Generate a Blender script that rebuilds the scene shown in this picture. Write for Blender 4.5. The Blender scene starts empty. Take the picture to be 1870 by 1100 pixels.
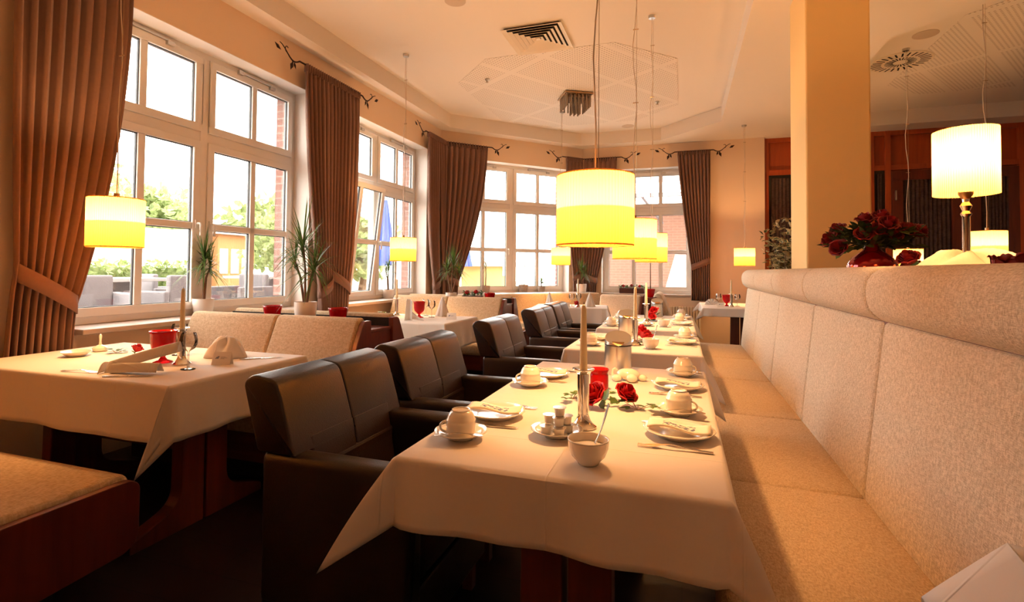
import bpy, bmesh, math, random
from mathutils import Vector, Matrix
PI = math.pi
random.seed(7)
SC = bpy.context.scene
COL = SC.collection

# ------------------------------------------------------------------ camera
F_PX, YAW, PITCH, ROLL, CY = 940.26, .318731, .026415, .008679, 468.75
cam = bpy.data.cameras.new('camera'); camo = bpy.data.objects.new('camera', cam); COL.objects.link(camo)
cy_, sy_ = math.cos(YAW), math.sin(YAW)
Fv = Vector((-sy_*math.cos(PITCH), cy_*math.cos(PITCH), math.sin(PITCH)))
R0 = Vector((cy_, sy_, 0)); U0 = R0.cross(Fv)
Rv = R0*math.cos(ROLL) + U0*math.sin(ROLL); Uv = U0*math.cos(ROLL) - R0*math.sin(ROLL)
camo.matrix_world = Matrix(((Rv.x, Uv.x, -Fv.x, 0), (Rv.y, Uv.y, -Fv.y, 0), (Rv.z, Uv.z, -Fv.z, 1.23), (0, 0, 0, 1)))
cam.sensor_fit = 'HORIZONTAL'; cam.sensor_width = 36; cam.lens = 36*F_PX/1870
cam.shift_y = -(550-CY)/1870; cam.clip_start = .05; cam.clip_end = 300
SC.camera = camo

# ------------------------------------------------------------------ world and exposure
w = bpy.data.worlds.new('world'); SC.world = w; w.use_nodes = True
bg = w.node_tree.nodes['Background']; bg.inputs[0].default_value = (1, .92, .86, 1); bg.inputs[1].default_value = 16.0
vs = SC.view_settings; vs.view_transform = 'Standard'; vs.look = 'None'; vs.gamma = 1; vs.exposure = 0.0
try: vs.use_curve_mapping = False
except Exception: pass
LAMP_W = 46.0          # bulb of one pendant
LAMP_C = (1, .52, .20)

# wall frames: origin, direction along the wall, outward normal
WA = (Vector((-3.6, 0, 0)), Vector((0, 1, 0)), Vector((-1, 0, 0)))
WB = (Vector((-3.6, 7.3, 0)), Vector((.70711, .70711, 0)), Vector((-.70711, .70711, 0)))
WC = (Vector((-1.7, 9.2, 0)), Vector((1, 0, 0)), Vector((0, 1, 0)))
SILL, HEAD = .84, 3.03
WINS = [(WA, 3.255, 1.06, 4), (WA, 5.79, 1.06, 4), (WB, 1.343, 1.06, 4), (WC, 1.115, .775, 3)]

def wpt(W, u, n, z): return W[0] + W[1]*u + W[2]*n + Vector((0, 0, z))
for (W, c, h, k) in WINS:      # light portals: guide the daylight through the real windows
    l = bpy.data.lights.new('window_portal', 'AREA'); l.shape = 'RECTANGLE'; l.size = 2*h; l.size_y = HEAD-SILL
    l.cycles.is_portal = True
    o = bpy.data.objects.new('window_portal', l); COL.objects.link(o)
    zc = (-W[2]).normalized(); up = Vector((0, 0, 1)); xx = up.cross(-zc).normalized()
    m = Matrix((xx, up, xx.cross(up))).transposed().to_4x4(); 
    if (m.to_3x3() @ Vector((0, 0, -1))).dot(-W[2]) < 0:
        m = Matrix((-xx, up, (-xx).cross(up))).transposed().to_4x4()
    m.translation = wpt(W, c, .42, (HEAD+SILL)/2); o.matrix_world = m

# ------------------------------------------------------------------ materials
MATS = {}
def nt(name):
    m = bpy.data.materials.new(name); m.use_nodes = True; t = m.node_tree
    return m, t, t.nodes['Principled BSDF']
def N(t, typ, **kw):
    n = t.nodes.new(typ)
    for k, v in kw.items(): setattr(n, k, v)
    return n
def coords(t, scale=(1, 1, 1), rot=(0, 0, 0), kind='Object'):
    tc = N(t, 'ShaderNodeTexCoord'); mp = N(t, 'ShaderNodeMapping')
    mp.inputs['Scale'].default_value = scale; mp.inputs['Rotation'].default_value = rot
    t.links.new(tc.outputs[kind], mp.inputs[0]); return mp.outputs[0]
def plain(name, col, rough=.6, metal=0, spec=.5, var=.0, vscale=8, bump=0, bscale=60, sheen=0, coat=0):
    if name in MATS: return MATS[name]
    m, t, b = nt(name)
    b.inputs['Base Color'].default_value = (*col, 1); b.inputs['Roughness'].default_value = rough
    b.inputs['Metallic'].default_value = metal; b.inputs['Specular IOR Level'].default_value = spec
    b.inputs['Coat Weight'].default_value = coat
    if sheen: b.inputs['Sheen Weight'].default_value = sheen
    if var:
        v = coords(t); n = N(t, 'ShaderNodeTexNoise'); n.inputs['Scale'].default_value = vscale; n.inputs['Detail'].default_value = 4
        r = N(t, 'ShaderNodeMix', data_type='RGBA'); t.links.new(v, n.inputs['Vector']); t.links.new(n.outputs[0], r.inputs[0])
        r.inputs[6].default_value = (*[max(0, c*(1-var)) for c in col], 1); r.inputs[7].default_value = (*[min(1, c*(1+var)) for c in col], 1)
        t.links.new(r.outputs[2], b.inputs['Base Color'])
    if bump:
        v = coords(t); n = N(t, 'ShaderNodeTexNoise'); n.inputs['Scale'].default_value = bscale; n.inputs['Detail'].default_value = 3
        t.links.new(v, n.inputs['Vector']); bp = N(t, 'ShaderNodeBump'); bp.inputs['Strength'].default_value = bump; bp.inputs['Distance'].default_value = .004
        t.links.new(n.outputs[0], bp.inputs['Height']); t.links.new(bp.outputs[0], b.inputs['Normal'])
    MATS[name] = m; return m
def weave(name, col, dark, pitch=.0032, strength=.8, rough=.9, streak=.5):
    """woven upholstery: crossing threads, streaked along both directions"""
    m, t, b = nt(name); b.inputs['Roughness'].default_value = rough; b.inputs['Specular IOR Level'].default_value = .15
    s = 1/pitch; outs = []
    for sc in ((s*.2, s, s*.22), (s*.5, s*.22, s), (s, s*.25, s*.2)):
        v = coords(t, sc); n = N(t, 'ShaderNodeTexNoise'); n.inputs['Scale'].default_value = 1; n.inputs['Detail'].default_value = 1
        t.links.new(v, n.inputs['Vector']); outs.append(n.outputs[0])
    a = N(t, 'ShaderNodeMath', operation='ADD'); t.links.new(outs[0], a.inputs[0]); t.links.new(outs[1], a.inputs[1])
    a2 = N(t, 'ShaderNodeMath', operation='ADD'); t.links.new(a.outputs[0], a2.inputs[0]); t.links.new(outs[2], a2.inputs[1])
    mr = N(t, 'ShaderNodeMapRange'); mr.inputs[1].default_value = 1.15; mr.inputs[2].default_value = 1.85; t.links.new(a2.outputs[0], mr.inputs[0])
    r = N(t, 'ShaderNodeMix', data_type='RGBA'); r.inputs[6].default_value = (*dark, 1); r.inputs[7].default_value = (*col, 1)
    t.links.new(mr.outputs[0], r.inputs[0]); t.links.new(r.outputs[2], b.inputs['Base Color'])
    bp = N(t, 'ShaderNodeBump'); bp.inputs['Strength'].default_value = strength; bp.inputs['Distance'].default_value = .0015
    t.links.new(mr.outputs[0], bp.inputs['Height']); t.links.new(bp.outputs[0], b.inputs['Normal'])
    MATS[name] = m; return m
def wood(name, c1, c2, rough=.35, axis=0, coat=.2):
    m, t, b = nt(name); b.inputs['Roughness'].default_value = rough; b.inputs['Coat Weight'].default_value = coat
    sc = [14, 14, 14]; sc[axis] = 1.0
    v = coords(t, tuple(sc)); n = N(t, 'ShaderNodeTexNoise'); n.inputs['Scale'].default_value = 1.6; n.inputs['Detail'].default_value = 6; n.inputs['Distortion'].default_value = .6
    t.links.new(v, n.inputs['Vector']); mr = N(t, 'ShaderNodeMapRange'); mr.inputs[1].default_value = .3; mr.inputs[2].default_value = .7
    t.links.new(n.outputs[0], mr.inputs[0])
    r = N(t, 'ShaderNodeMix', data_type='RGBA'); r.inputs[6].default_value = (*c1, 1); r.inputs[7].default_value = (*c2, 1)
    t.links.new(mr.outputs[0], r.inputs[0]); t.links.new(r.outputs[2], b.inputs['Base Color']); MATS[name] = m; return m
def thin_glass(name, tint=(1, 1, 1), gloss=.08, rough=.0):
    m, t, b = nt(name); t.nodes.remove(b); out = t.nodes['Material Output']
    tr = N(t, 'ShaderNodeBsdfTransparent'); tr.inputs[0].default_value = (*tint, 1)
    gl = N(t, 'ShaderNodeBsdfGlossy'); gl.inputs['Roughness'].default_value = rough
    lw = N(t, 'ShaderNodeLayerWeight'); lw.inputs[0].default_value = .35
    mr = N(t, 'ShaderNodeMapRange'); mr.inputs[3].default_value = gloss*.4; mr.inputs[4].default_value = min(1, gloss*6)
    t.links.new(lw.outputs['Fresnel'], mr.inputs[0]); mx = N(t, 'ShaderNodeMixShader'); t.links.new(mr.outputs[0], mx.inputs[0])
    t.links.new(tr.outputs[0], mx.inputs[1]); t.links.new(gl.outputs[0], mx.inputs[2]); t.links.new(mx.outputs[0], out.inputs[0])
    MATS[name] = m; return m
def cloth_mat(name, col, crease=(.42, .5), trans=.25, wr=.25):
    """table linen with ironed fold lines; lets some light through"""
    m, t, b = nt(name); b.inputs['Base Color'].default_value = (*col, 1); b.inputs['Roughness'].default_value = .75; b.inputs['Specular IOR Level'].default_value = .25
    out = t.nodes['Material Output']
    v = coords(t); br = N(t, 'ShaderNodeTexBrick'); br.offset = 0; br.inputs['Scale'].default_value = 1; br.inputs['Mortar Size'].default_value = .0035
    br.inputs['Mortar Smooth'].default_value = 1; br.inputs['Brick Width'].default_value = crease[0]; br.inputs['Row Height'].default_value = crease[1]
    t.links.new(v, br.inputs['Vector'])
    n = N(t, 'ShaderNodeTexNoise'); n.inputs['Scale'].default_value = 5; n.inputs['Detail'].default_value = 3; t.links.new(v, n.inputs['Vector'])
    b1 = N(t, 'ShaderNodeBump'); b1.inputs['Strength'].default_value = wr; b1.inputs['Distance'].default_value = .02; t.links.new(n.outputs[0], b1.inputs['Height'])
    b2 = N(t, 'ShaderNodeBump'); b2.inputs['Strength'].default_value = .5; b2.inputs['Distance'].default_value = .003
    t.links.new(br.outputs['Fac'], b2.inputs['Height']); t.links.new(b1.outputs[0], b2.inputs['Normal']); t.links.new(b2.outputs[0], b.inputs['Normal'])
    tl = N(t, 'ShaderNodeBsdfTranslucent'); tl.inputs[0].default_value = (*col, 1); mx = N(t, 'ShaderNodeMixShader'); mx.inputs[0].default_value = trans
    t.links.new(b.outputs[0], mx.inputs[1]); t.links.new(tl.outputs[0], mx.inputs[2]); t.links.new(mx.outputs[0], out.inputs[0])
    MATS[name] = m; return m
def shade_mat(name, col, gloss=.03, transp=0):
    m, t, b = nt(name); t.nodes.remove(b); out = t.nodes['Material Output']
    tl = N(t, 'ShaderNodeBsdfTranslucent'); tl.inputs[0].default_value = (*col, 1)
    df = N(t, 'ShaderNodeBsdfDiffuse'); df.inputs[0].default_value = (*[min(1, c*1.05) for c in col], 1)
    mx = N(t, 'ShaderNodeMixShader'); mx.inputs[0].default_value = .45
    t.links.new(tl.outputs[0], mx.inputs[1]); t.links.new(df.outputs[0], mx.inputs[2])
    if transp:
        tr = N(t, 'ShaderNodeBsdfTransparent'); tr.inputs[0].default_value = (1, .8, .5, 1)
        m2 = N(t, 'ShaderNodeMixShader'); m2.inputs[0].default_value = transp
        t.links.new(mx.outputs[0], m2.inputs[1]); t.links.new(tr.outputs[0], m2.inputs[2]); t.links.new(m2.outputs[0], out.inputs[0])
    else: t.links.new(mx.outputs[0], out.inputs[0])
    MATS[name] = m; return m
def leafy(name, c1, c2, trans=.3):
    m, t, b = nt(name); out = t.nodes['Material Output']; b.inputs['Roughness'].default_value = .45
    v = coords(t); n = N(t, 'ShaderNodeTexNoise'); n.inputs['Scale'].default_value = 14; t.links.new(v, n.inputs['Vector'])
    mr = N(t, 'ShaderNodeMapRange'); mr.inputs[1].default_value = .35; mr.inputs[2].default_value = .65; t.links.new(n.outputs[0], mr.inputs[0])
    r = N(t, 'ShaderNodeMix', data_type='RGBA'); r.inputs[6].default_value = (*c1, 1); r.inputs[7].default_value = (*c2, 1)
    t.links.new(mr.outputs[0], r.inputs[0]); t.links.new(r.outputs[2], b.inputs['Base Color'])
    tl = N(t, 'ShaderNodeBsdfTranslucent'); t.links.new(r.outputs[2], tl.inputs[0]); mx = N(t, 'ShaderNodeMixShader'); mx.inputs[0].default_value = trans
    t.links.new(b.outputs[0], mx.inputs[1]); t.links.new(tl.outputs[0], mx.inputs[2]); t.links.new(mx.outputs[0], out.inputs[0])
    MATS[name] = m; return m
def perforated(name, col, dot, pitch, rad):
    m, t, b = nt(name); b.inputs['Roughness'].default_value = .9
    v = coords(t, (1/pitch, 1/pitch, 0), (0, 0, .6)); vo = N(t, 'ShaderNodeTexVoronoi', voronoi_dimensions='2D'); vo.inputs['Randomness'].default_value = 0; vo.inputs['Scale'].default_value = 1
    t.links.new(v, vo.inputs['Vector']); lt = N(t, 'ShaderNodeMath', operation='LESS_THAN'); lt.inputs[1].default_value = rad; t.links.new(vo.outputs['Distance'], lt.inputs[0])
    v2 = coords(t, (1, 1, 0), (0, 0, .6)); br = N(t, 'ShaderNodeTexBrick'); br.offset = 0; br.inputs['Scale'].default_value = 1; br.inputs['Mortar Size'].default_value = .035; br.inputs['Mortar Smooth'].default_value = 0
    br.inputs['Brick Width'].default_value = .62; br.inputs['Row Height'].default_value = 1.25; t.links.new(v2, br.inputs['Vector'])
    iv = N(t, 'ShaderNodeMath', operation='SUBTRACT'); iv.inputs[0].default_value = 1; t.links.new(br.outputs['Fac'], iv.inputs[1])
    mu = N(t, 'ShaderNodeMath', operation='MULTIPLY'); t.links.new(lt.outputs[0], mu.inputs[0]); t.links.new(iv.outputs[0], mu.inputs[1])
    r = N(t, 'ShaderNodeMix', data_type='RGBA'); r.inputs[6].default_value = (*col, 1); r.inputs[7].default_value = (*dot, 1)
    t.links.new(mu.outputs[0], r.inputs[0]); t.links.new(r.outputs[2], b.inputs['Base Color']); MATS[name] = m; return m
def brick_mat(name, c1, c2, mortar, bw=.24, bh=.075):
    m, t, b = nt(name); b.inputs['Roughness'].default_value = .9
    tc = N(t, 'ShaderNodeTexCoord'); sp = N(t, 'ShaderNodeSeparateXYZ'); t.links.new(tc.outputs['Object'], sp.inputs[0])
    ad = N(t, 'ShaderNodeMath', operation='ADD'); t.links.new(sp.outputs[0], ad.inputs[0]); t.links.new(sp.outputs[1], ad.inputs[1])
    cb = N(t, 'ShaderNodeCombineXYZ'); t.links.new(ad.outputs[0], cb.inputs[0]); t.links.new(sp.outputs[2], cb.inputs[1])
    br = N(t, 'ShaderNodeTexBrick'); br.inputs['Scale'].default_value = 1; br.inputs['Mortar Size'].default_value = .008
    br.inputs['Brick Width'].default_value = bw; br.inputs['Row Height'].default_value = bh
    br.inputs['Color1'].default_value = (*c1, 1); br.inputs['Color2'].default_value = (*c2, 1); br.inputs['Mortar'].default_value = (*mortar, 1)
    t.links.new(cb.outputs[0], br.inputs['Vector']); t.links.new(br.outputs['Color'], b.inputs['Base Color']); MATS[name] = m; return m
def printed(name, col, ink):
    """paper or linen napkin with a small blue-grey printed emblem in the middle"""
    m, t, b = nt(name); b.inputs['Roughness'].default_value = .8
    v = coords(t, (70, 70, 0)); vo = N(t, 'ShaderNodeTexNoise'); vo.inputs['Scale'].default_value = 1; vo.inputs['Detail'].default_value = 3; t.links.new(v, vo.inputs['Vector'])
    gt = N(t, 'ShaderNodeMath', operation='GREATER_THAN'); gt.inputs[1].default_value = .5; t.links.new(vo.outputs[0], gt.inputs[0])
    tc = N(t, 'ShaderNodeTexCoord'); sp = N(t, 'ShaderNodeSeparateXYZ'); t.links.new(tc.outputs['Object'], sp.inputs[0]); fac = gt.outputs[0]
    for i, lim in ((0, .045), (1, .022)):
        ab = N(t, 'ShaderNodeMath', operation='ABSOLUTE'); t.links.new(sp.outputs[i], ab.inputs[0])
        lt = N(t, 'ShaderNodeMath', operation='LESS_THAN'); lt.inputs[1].default_value = lim; t.links.new(ab.outputs[0], lt.inputs[0])
        mu = N(t, 'ShaderNodeMath', operation='MULTIPLY'); t.links.new(fac, mu.inputs[0]); t.links.new(lt.outputs[0], mu.inputs[1]); fac = mu.outputs[0]
    r = N(t, 'ShaderNodeMix', data_type='RGBA'); r.inputs[6].default_value = (*col, 1); r.inputs[7].default_value = (*ink, 1)
    t.links.new(fac, r.inputs[0]); t.links.new(r.outputs[2], b.inputs['Base Color']); MATS[name] = m; return m
def floor_mat():
    m, t, b = nt('floor_tiles'); b.inputs['Roughness'].default_value = .32; b.inputs['Specular IOR Level'].default_value = .25
    v = coords(t); br = N(t, 'ShaderNodeTexBrick'); br.inputs['Scale'].default_value = 1; br.inputs['Mortar Size'].default_value = .003; br.inputs['Brick Width'].default_value = .9; br.inputs['Row Height'].default_value = .18
    br.inputs['Color1'].default_value = (.011, .0045, .005, 1); br.inputs['Color2'].default_value = (.014, .006, .006, 1); br.inputs['Mortar'].default_value = (.002, .001, .001, 1)
    t.links.new(v, br.inputs['Vector']); t.links.new(br.outputs['Color'], b.inputs['Base Color']); return m

M_wall = plain('wall_plaster', (.83, .63, .44), .9, bump=.15, bscale=90)
M_ceil = plain('ceiling_paint', (.80, .71, .60), .92, bump=.05, bscale=60)
M_pillar = plain('pillar_paint', (.88, .62, .27), .85, bump=.1, bscale=90)
M_reveal = plain('reveal_paint', (.87, .83, .78), .8)
M_frame = plain('window_plastic', (.86, .82, .76), .35)
M_gasket = plain('gasket_rubber', (.03, .03, .03), .6)
M_sill = plain('sill_stone', (.55, .45, .38), .4, var=.1)
M_floor = floor_mat()
M_brick = brick_mat('brick_reveal', (.17, .065, .045), (.13, .045, .035), (.20, .15, .13))
M_wood = wood('cherry_wood', (.085, .013, .006), (.15, .024, .009), .38, 2)
M_woodx = wood('cherry_wood_long', (.09, .014, .006), (.15, .025, .009), .38, 0)
M_panelwood = wood('mahogany_panelling', (.34, .055, .008), (.45, .080, .012), .45, 2, .1)
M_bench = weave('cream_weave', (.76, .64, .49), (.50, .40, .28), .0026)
M_seat_shaded = weave('cream_weave_shaded', (.62, .47, .31), (.42, .30, .18), .0026)  # bench fabric again, with the seats' shade put into a darker, warmer colour
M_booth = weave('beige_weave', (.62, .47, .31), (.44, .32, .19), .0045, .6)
M_leather = plain('dark_leather', (.012, .0058, .0048), .33, spec=.5, bump=.25, bscale=220)
M_stitch = plain('leather_seam', (.006, .004, .004), .6)
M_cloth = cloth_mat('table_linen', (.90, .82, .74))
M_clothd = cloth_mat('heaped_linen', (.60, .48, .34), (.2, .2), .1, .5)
M_clothw = cloth_mat('white_linen', (.84, .78, .72), (.2, .2), .3, .3)
M_curtain = plain('curtain_cloth', (.215, .115, .082), .85, var=.1, vscale=40, bump=.4, bscale=400, sheen=.08)
M_iron = plain('wrought_iron', (.035, .014, .010), .5, .6)
M_steel = plain('brushed_steel', (.62, .60, .57), .28, 1)
M_silver = plain('polished_silver', (.80, .77, .72), .12, 1)
M_cutlery = plain('cutlery_steel', (.60, .55, .50), .22, 1)
M_china = plain('white_china', (.84, .76, .64), .18, spec=.6, coat=.5)
M_candle = plain('candle_wax', (.86, .72, .45), .45)
M_white = plain('white_plastic', (.82, .78, .72), .4)
M_pot = plain('white_ceramic', (.85, .80, .74), .3)
M_soil = plain('potting_soil', (.035, .018, .010), .95, bump=1, bscale=50)
M_stone = plain('mottled_stone_pot', (.36, .27, .21), .9, var=.5, vscale=60, bump=.6)
M_basket = plain('brown_basket', (.09, .030, .022), .8, bump=1, bscale=90)
M_redglass = None
def red_glass():
    m, t, b = nt('red_glass'); b.inputs['Base Color'].default_value = (.62, .008, .012, 1); b.inputs['Roughness'].default_value = .08
    b.inputs['Transmission Weight'].default_value = .55; b.inputs['IOR'].default_value = 1.2; b.inputs['Coat Weight'].default_value = .3; return m
M_redglass = red_glass()
M_redvase = plain('red_mirrored_glass', (.30, .004, .008), .08, .55, coat=.6)
M_rose = plain('rose_petals', (.50, .006, .010), .55, var=.35, vscale=60)
M_rosed = plain('dark_rose_petals', (.20, .004, .008), .6, var=.4, vscale=60)
M_leaf = leafy('plant_leaves', (.045, .10, .018), (.13, .22, .045))
M_ivy = leafy('ivy_leaves', (.05, .11, .02), (.12, .20, .05), .2)
M_var = leafy('variegated_leaves', (.06, .09, .02), (.55, .48, .22), .2)
M_stem = plain('woody_stem', (.16, .085, .045), .8)
M_glass = thin_glass('window_glass', (.97, .98, .97), .07)
M_wine = thin_glass('wine_glass', (.97, .96, .94), .22)
M_shade = shade_mat('pleated_shade', (.64, .40, .13))
M_liner = shade_mat('shade_liner', (.70, .48, .18), transp=.45)
M_print = printed('printed_napkin', (.84, .72, .56), (.10, .12, .18))
M_card = plain('white_card', (.85, .78, .70), .5)
M_ink = plain('blue_grey_ink', (.12, .14, .22), .6)
M_inkg = plain('grey_ink', (.35, .32, .33), .6)
M_grille = plain('grille_paint', (.80, .68, .52), .6)
M_dark = plain('dark_void', (.012, .007, .004), .9)
M_cord = thin_glass('clear_cord', (.72, .62, .50), .3, .2)
M_bronze = plain('aged_brass', (.45, .30, .16), .3, 1)
M_doorcurt = weave('door_curtain', (.085, .055, .045), (.05, .032, .028), .02, .3)
M_darkglass = plain('dark_door_glass', (.012, .009, .008), .08, spec=.6)
M_perf = perforated('perforated_plaster', (.80, .71, .60), (.50, .41, .32), .038, .26)
M_radiator = plain('radiator_enamel', (.72, .60, .42), .5)
M_crystal = plain('smoky_glass_rods', (.32, .25, .19), .12, .6)
M_foil = plain('foil_lid', (.75, .70, .62), .25, .9)
M_sugar = plain('white_sugar', (.88, .82, .74), .95, bump=.6, bscale=900)

# ------------------------------------------------------------------ mesh helpers
class MB:
    def __init__(s): s.v = []; s.f = []
    def add(s, verts, faces):
        o = len(s.v); s.v += [tuple(p) for p in verts]; s.f += [tuple(i+o for i in f) for f in faces]; return s
    def box(s, x0, x1, y0, y1, z0, z1):
        return s.add([(x0,y0,z0),(x1,y0,z0),(x1,y1,z0),(x0,y1,z0),(x0,y0,z1),(x1,y0,z1),(x1,y1,z1),(x0,y1,z1)],
                     [(0,3,2,1),(4,5,6,7),(0,1,5,4),(1,2,6,5),(2,3,7,6),(3,0,4,7)])
    def obox(s, W, u0, u1, n0, n1, z0, z1):
        P = [wpt(W, u, n, z) for z in (z0, z1) for (u, n) in ((u0, n0), (u1, n0), (u1, n1), (u0, n1))]
        return s.add(P, [(0,3,2,1),(4,5,6,7),(0,1,5,4),(1,2,6,5),(2,3,7,6),(3,0,4,7)])
    def tube(s, pts, r, n=8, caps=True, closed=False):
        pts = [Vector(p) for p in pts]; rs = r if isinstance(r, (list, tuple)) else [r]*len(pts); V = []; prev = None
        for i, p in enumerate(pts):
            a = pts[max(0, i-1)]; b = pts[min(len(pts)-1, i+1)]; d = (b-a).normalized() if (b-a).length > 1e-9 else Vector((0,0,1))
            x = (prev - d*prev.dot(d)) if prev is not None else (Vector((0,0,1)).cross(d) if abs(d.z) < .9 else Vector((1,0,0)).cross(d))
            x.normalize(); prev = x; y = d.cross(x)
            V += [p + (x*math.cos(2*PI*k/n) + y*math.sin(2*PI*k/n))*rs[i] for k in range(n)]
        Fc = [(i*n+k, i*n+(k+1)%n, (i+1)*n+(k+1)%n, (i+1)*n+k) for i in range(len(pts)-1) for k in range(n)]
        if caps: Fc += [tuple(range(n-1, -1, -1)), tuple(range((len(pts)-1)*n, len(pts)*n))]
        return s.add(V, Fc)
    def lathe(s, prof, n=32, c=(0,0,0), wob=0, k=0, axis='z'):
        V = []
        for (r, z) in prof:
            for i in range(n):
                a = 2*PI*i/n; rr = r*(1 + (wob*math.cos(k*a) if wob else 0))
                V.append((c[0]+rr*math.cos(a), c[1]+rr*math.sin(a), c[2]+z))
        Fc = [(i*n+j, i*n+(j+1)%n, (i+1)*n+(j+1)%n, (i+1)*n+j) for i in range(len(prof)-1) for j in range(n)]
        return s.add(V, Fc)
    def prism(s, poly, a0, a1, axis='z'):
        """poly of (p,q) pairs extruded along axis: z->(p,q,a) x->(a,p,q) y->(p,a,q)"""
        f = {'z': lambda p, q, a: (p, q, a), 'x': lambda p, q, a: (a, p, q), 'y': lambda p, q, a: (p, a, q)}[axis]; n = len(poly)
        return s.add([f(p, q, a0) for p, q in poly] + [f(p, q, a1) for p, q in poly],
                     [tuple(range(n-1, -1, -1)), tuple(range(n, 2*n))] + [(i, (i+1)%n, n+(i+1)%n, n+i) for i in range(n)])
    def cushion(s, poly, a0, a1, r, axis='y', steps=4):
        """closed profile swept along axis, edges at both ends rounded by r"""
        f = {'z': lambda p, q, a: (p, q, a), 'x': lambda p, q, a: (a, p, q), 'y': lambda p, q, a: (p, a, q)}[axis]; n = len(poly)
        ar = sum(poly[i][0]*poly[(i+1)%n][1]-poly[(i+1)%n][0]*poly[i][1] for i in range(n)); sg = 1 if ar > 0 else -1
        nm = []
        for i in range(n):
            a, b = Vector(poly[i-1]), Vector(poly[(i+1)%n]); d = (b-a); d = d.normalized() if d.length > 1e-9 else Vector((1,0)); nm.append((-d.y*sg, d.x*sg))
        secs = [(a0 + r*(1-math.cos(t*PI/2/steps)) if False else a0 + r*(1-math.sin((steps-t)*0+t*PI/2/steps)) , r*(1-math.cos(t*PI/2/steps))) for t in range(steps, -1, -1)]
        secs = [(a0 + r*(1-math.cos(t*PI/2/steps)), r*(1-math.sin(t*PI/2/steps))) for t in range(steps+1)]
        secs = secs + [(a1 - (a-a0), o) for a, o in reversed(secs)]
        V = [f(poly[i][0]+nm[i][0]*o, poly[i][1]+nm[i][1]*o, a) for a, o in secs for i in range(n)]; m = len(secs)
        Fc = [(j*n+i, j*n+(i+1)%n, (j+1)*n+(i+1)%n, (j+1)*n+i) for j in range(m-1) for i in range(n)]
        Fc += [tuple(range(n-1, -1, -1)), tuple(range((m-1)*n, m*n))]
        return s.add(V, Fc)
    def grid(s, fn, nu, nv, cu=False):
        V = [fn(i/nu, j/nv) for j in range(nv+1) for i in range(nu+1)]
        return s.add(V, [(j*(nu+1)+i, j*(nu+1)+i+1, (j+1)*(nu+1)+i+1, (j+1)*(nu+1)+i) for j in range(nv) for i in range(nu)])
    def ball(s, c, rx, ry, rz, n=16, m=10):
        V = [(c[0]+rx*math.sin(PI*j/m)*math.cos(2*PI*i/n), c[1]+ry*math.sin(PI*j/m)*math.sin(2*PI*i/n), c[2]+rz*math.cos(PI*j/m)) for j in range(m+1) for i in range(n)]
        return s.add(V, [(j*n+i, (j+1)*n+i, (j+1)*n+(i+1)%n, j*n+(i+1)%n) for j in range(m) for i in range(n)])
    def xf(s, mat):
        s.v = [tuple(mat @ Vector(p)) for p in s.v]; return s
    def build(s, name, mat, parent=None, smooth=False, bevel=0, solid=0, seg=2, loc=None, rotz=0, sub=0, auto=.6):
        me = bpy.data.meshes.new(name); me.from_pydata(s.v, [], s.f); me.materials.append(mat)
        bm = bmesh.new(); bm.from_mesh(me); bmesh.ops.remove_doubles(bm, verts=bm.verts, dist=5e-6)
        bmesh.ops.recalc_face_normals(bm, faces=bm.faces); bm.to_mesh(me); bm.free()
        o = bpy.data.objects.new(name, me); COL.objects.link(o)
        if parent is not None: o.parent = parent
        if loc is not None: o.location = loc
        o.rotation_euler.z = rotz
        if smooth:
            me.polygons.foreach_set('use_smooth', [True]*len(me.polygons))
            if auto: me.set_sharp_from_angle(angle=auto)
        if solid: md = o.modifiers.new('solid', 'SOLIDIFY'); md.thickness = solid; md.offset = 0
        if bevel:
            md = o.modifiers.new('bevel', 'BEVEL'); md.width = bevel; md.segments = seg; md.limit_method = 'ANGLE'; md.angle_limit = .6
        if sub: md = o.modifiers.new('sub', 'SUBSURF'); md.levels = sub; md.render_levels = sub
        return o
def rpoly(pts, r, n=4):
    """round the corners of a polygon; r one radius or one per point"""
    out = []; L = len(pts)
    for i, p in enumerate(pts):
        ri = r[i] if isinstance(r, (list, tuple)) else r; P = Vector(p); A = Vector(pts[i-1]); B = Vector(pts[(i+1) % L])
        if ri <= 0: out.append(tuple(P)); continue
        a = (A-P); b = (B-P); d = min(ri, a.length*.48, b.length*.48); a = P+a.normalized()*d; b = P+b.normalized()*d
        for k in range(n+1):
            t = k/n; out.append(tuple(a*(1-t)**2 + P*2*t*(1-t) + b*t*t))
    return out
def tag(o, label, cat, group=None, kind=None):
    if label: o['label'] = label
    if cat: o['category'] = cat
    if group: o['group'] = group
    if kind: o['kind'] = kind
    return o
def thing(name, label, cat, loc=(0,0,0), rotz=0, group=None):
    o = bpy.data.objects.new(name, None); COL.objects.link(o); o.empty_display_size = .1
    o.location = loc; o.rotation_euler.z = rotz; return tag(o, label, cat, group)
def struct(o, label=None):
    o['kind'] = 'structure'
    if label: o['label'] = label
    return o
def copy_tree(o, parent=None):
    c = o.copy(); COL.objects.link(c)
    if parent is not None: c.parent = parent
    for ch in list(o.children): copy_tree(ch, c)
    return c
def dup(o, loc, rotz=0, label=None, group=None):
    c = copy_tree(o); c.location = loc; c.rotation_euler.z = rotz
    if label: c['label'] = label
    if group: c['group'] = group
    return c
class Kind:
    """first call builds the thing, later calls copy it"""
    def __init__(s, fn): s.fn = fn; s.src = None
    def __call__(s, loc, rotz, label, group=None):
        if s.src is None:
            s.src = s.fn(loc, rotz, label, group); 
            if group: s.src['group'] = group
            return s.src
        return dup(s.src, loc, rotz, label, group)
exec_parts = []
del exec_parts
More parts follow.
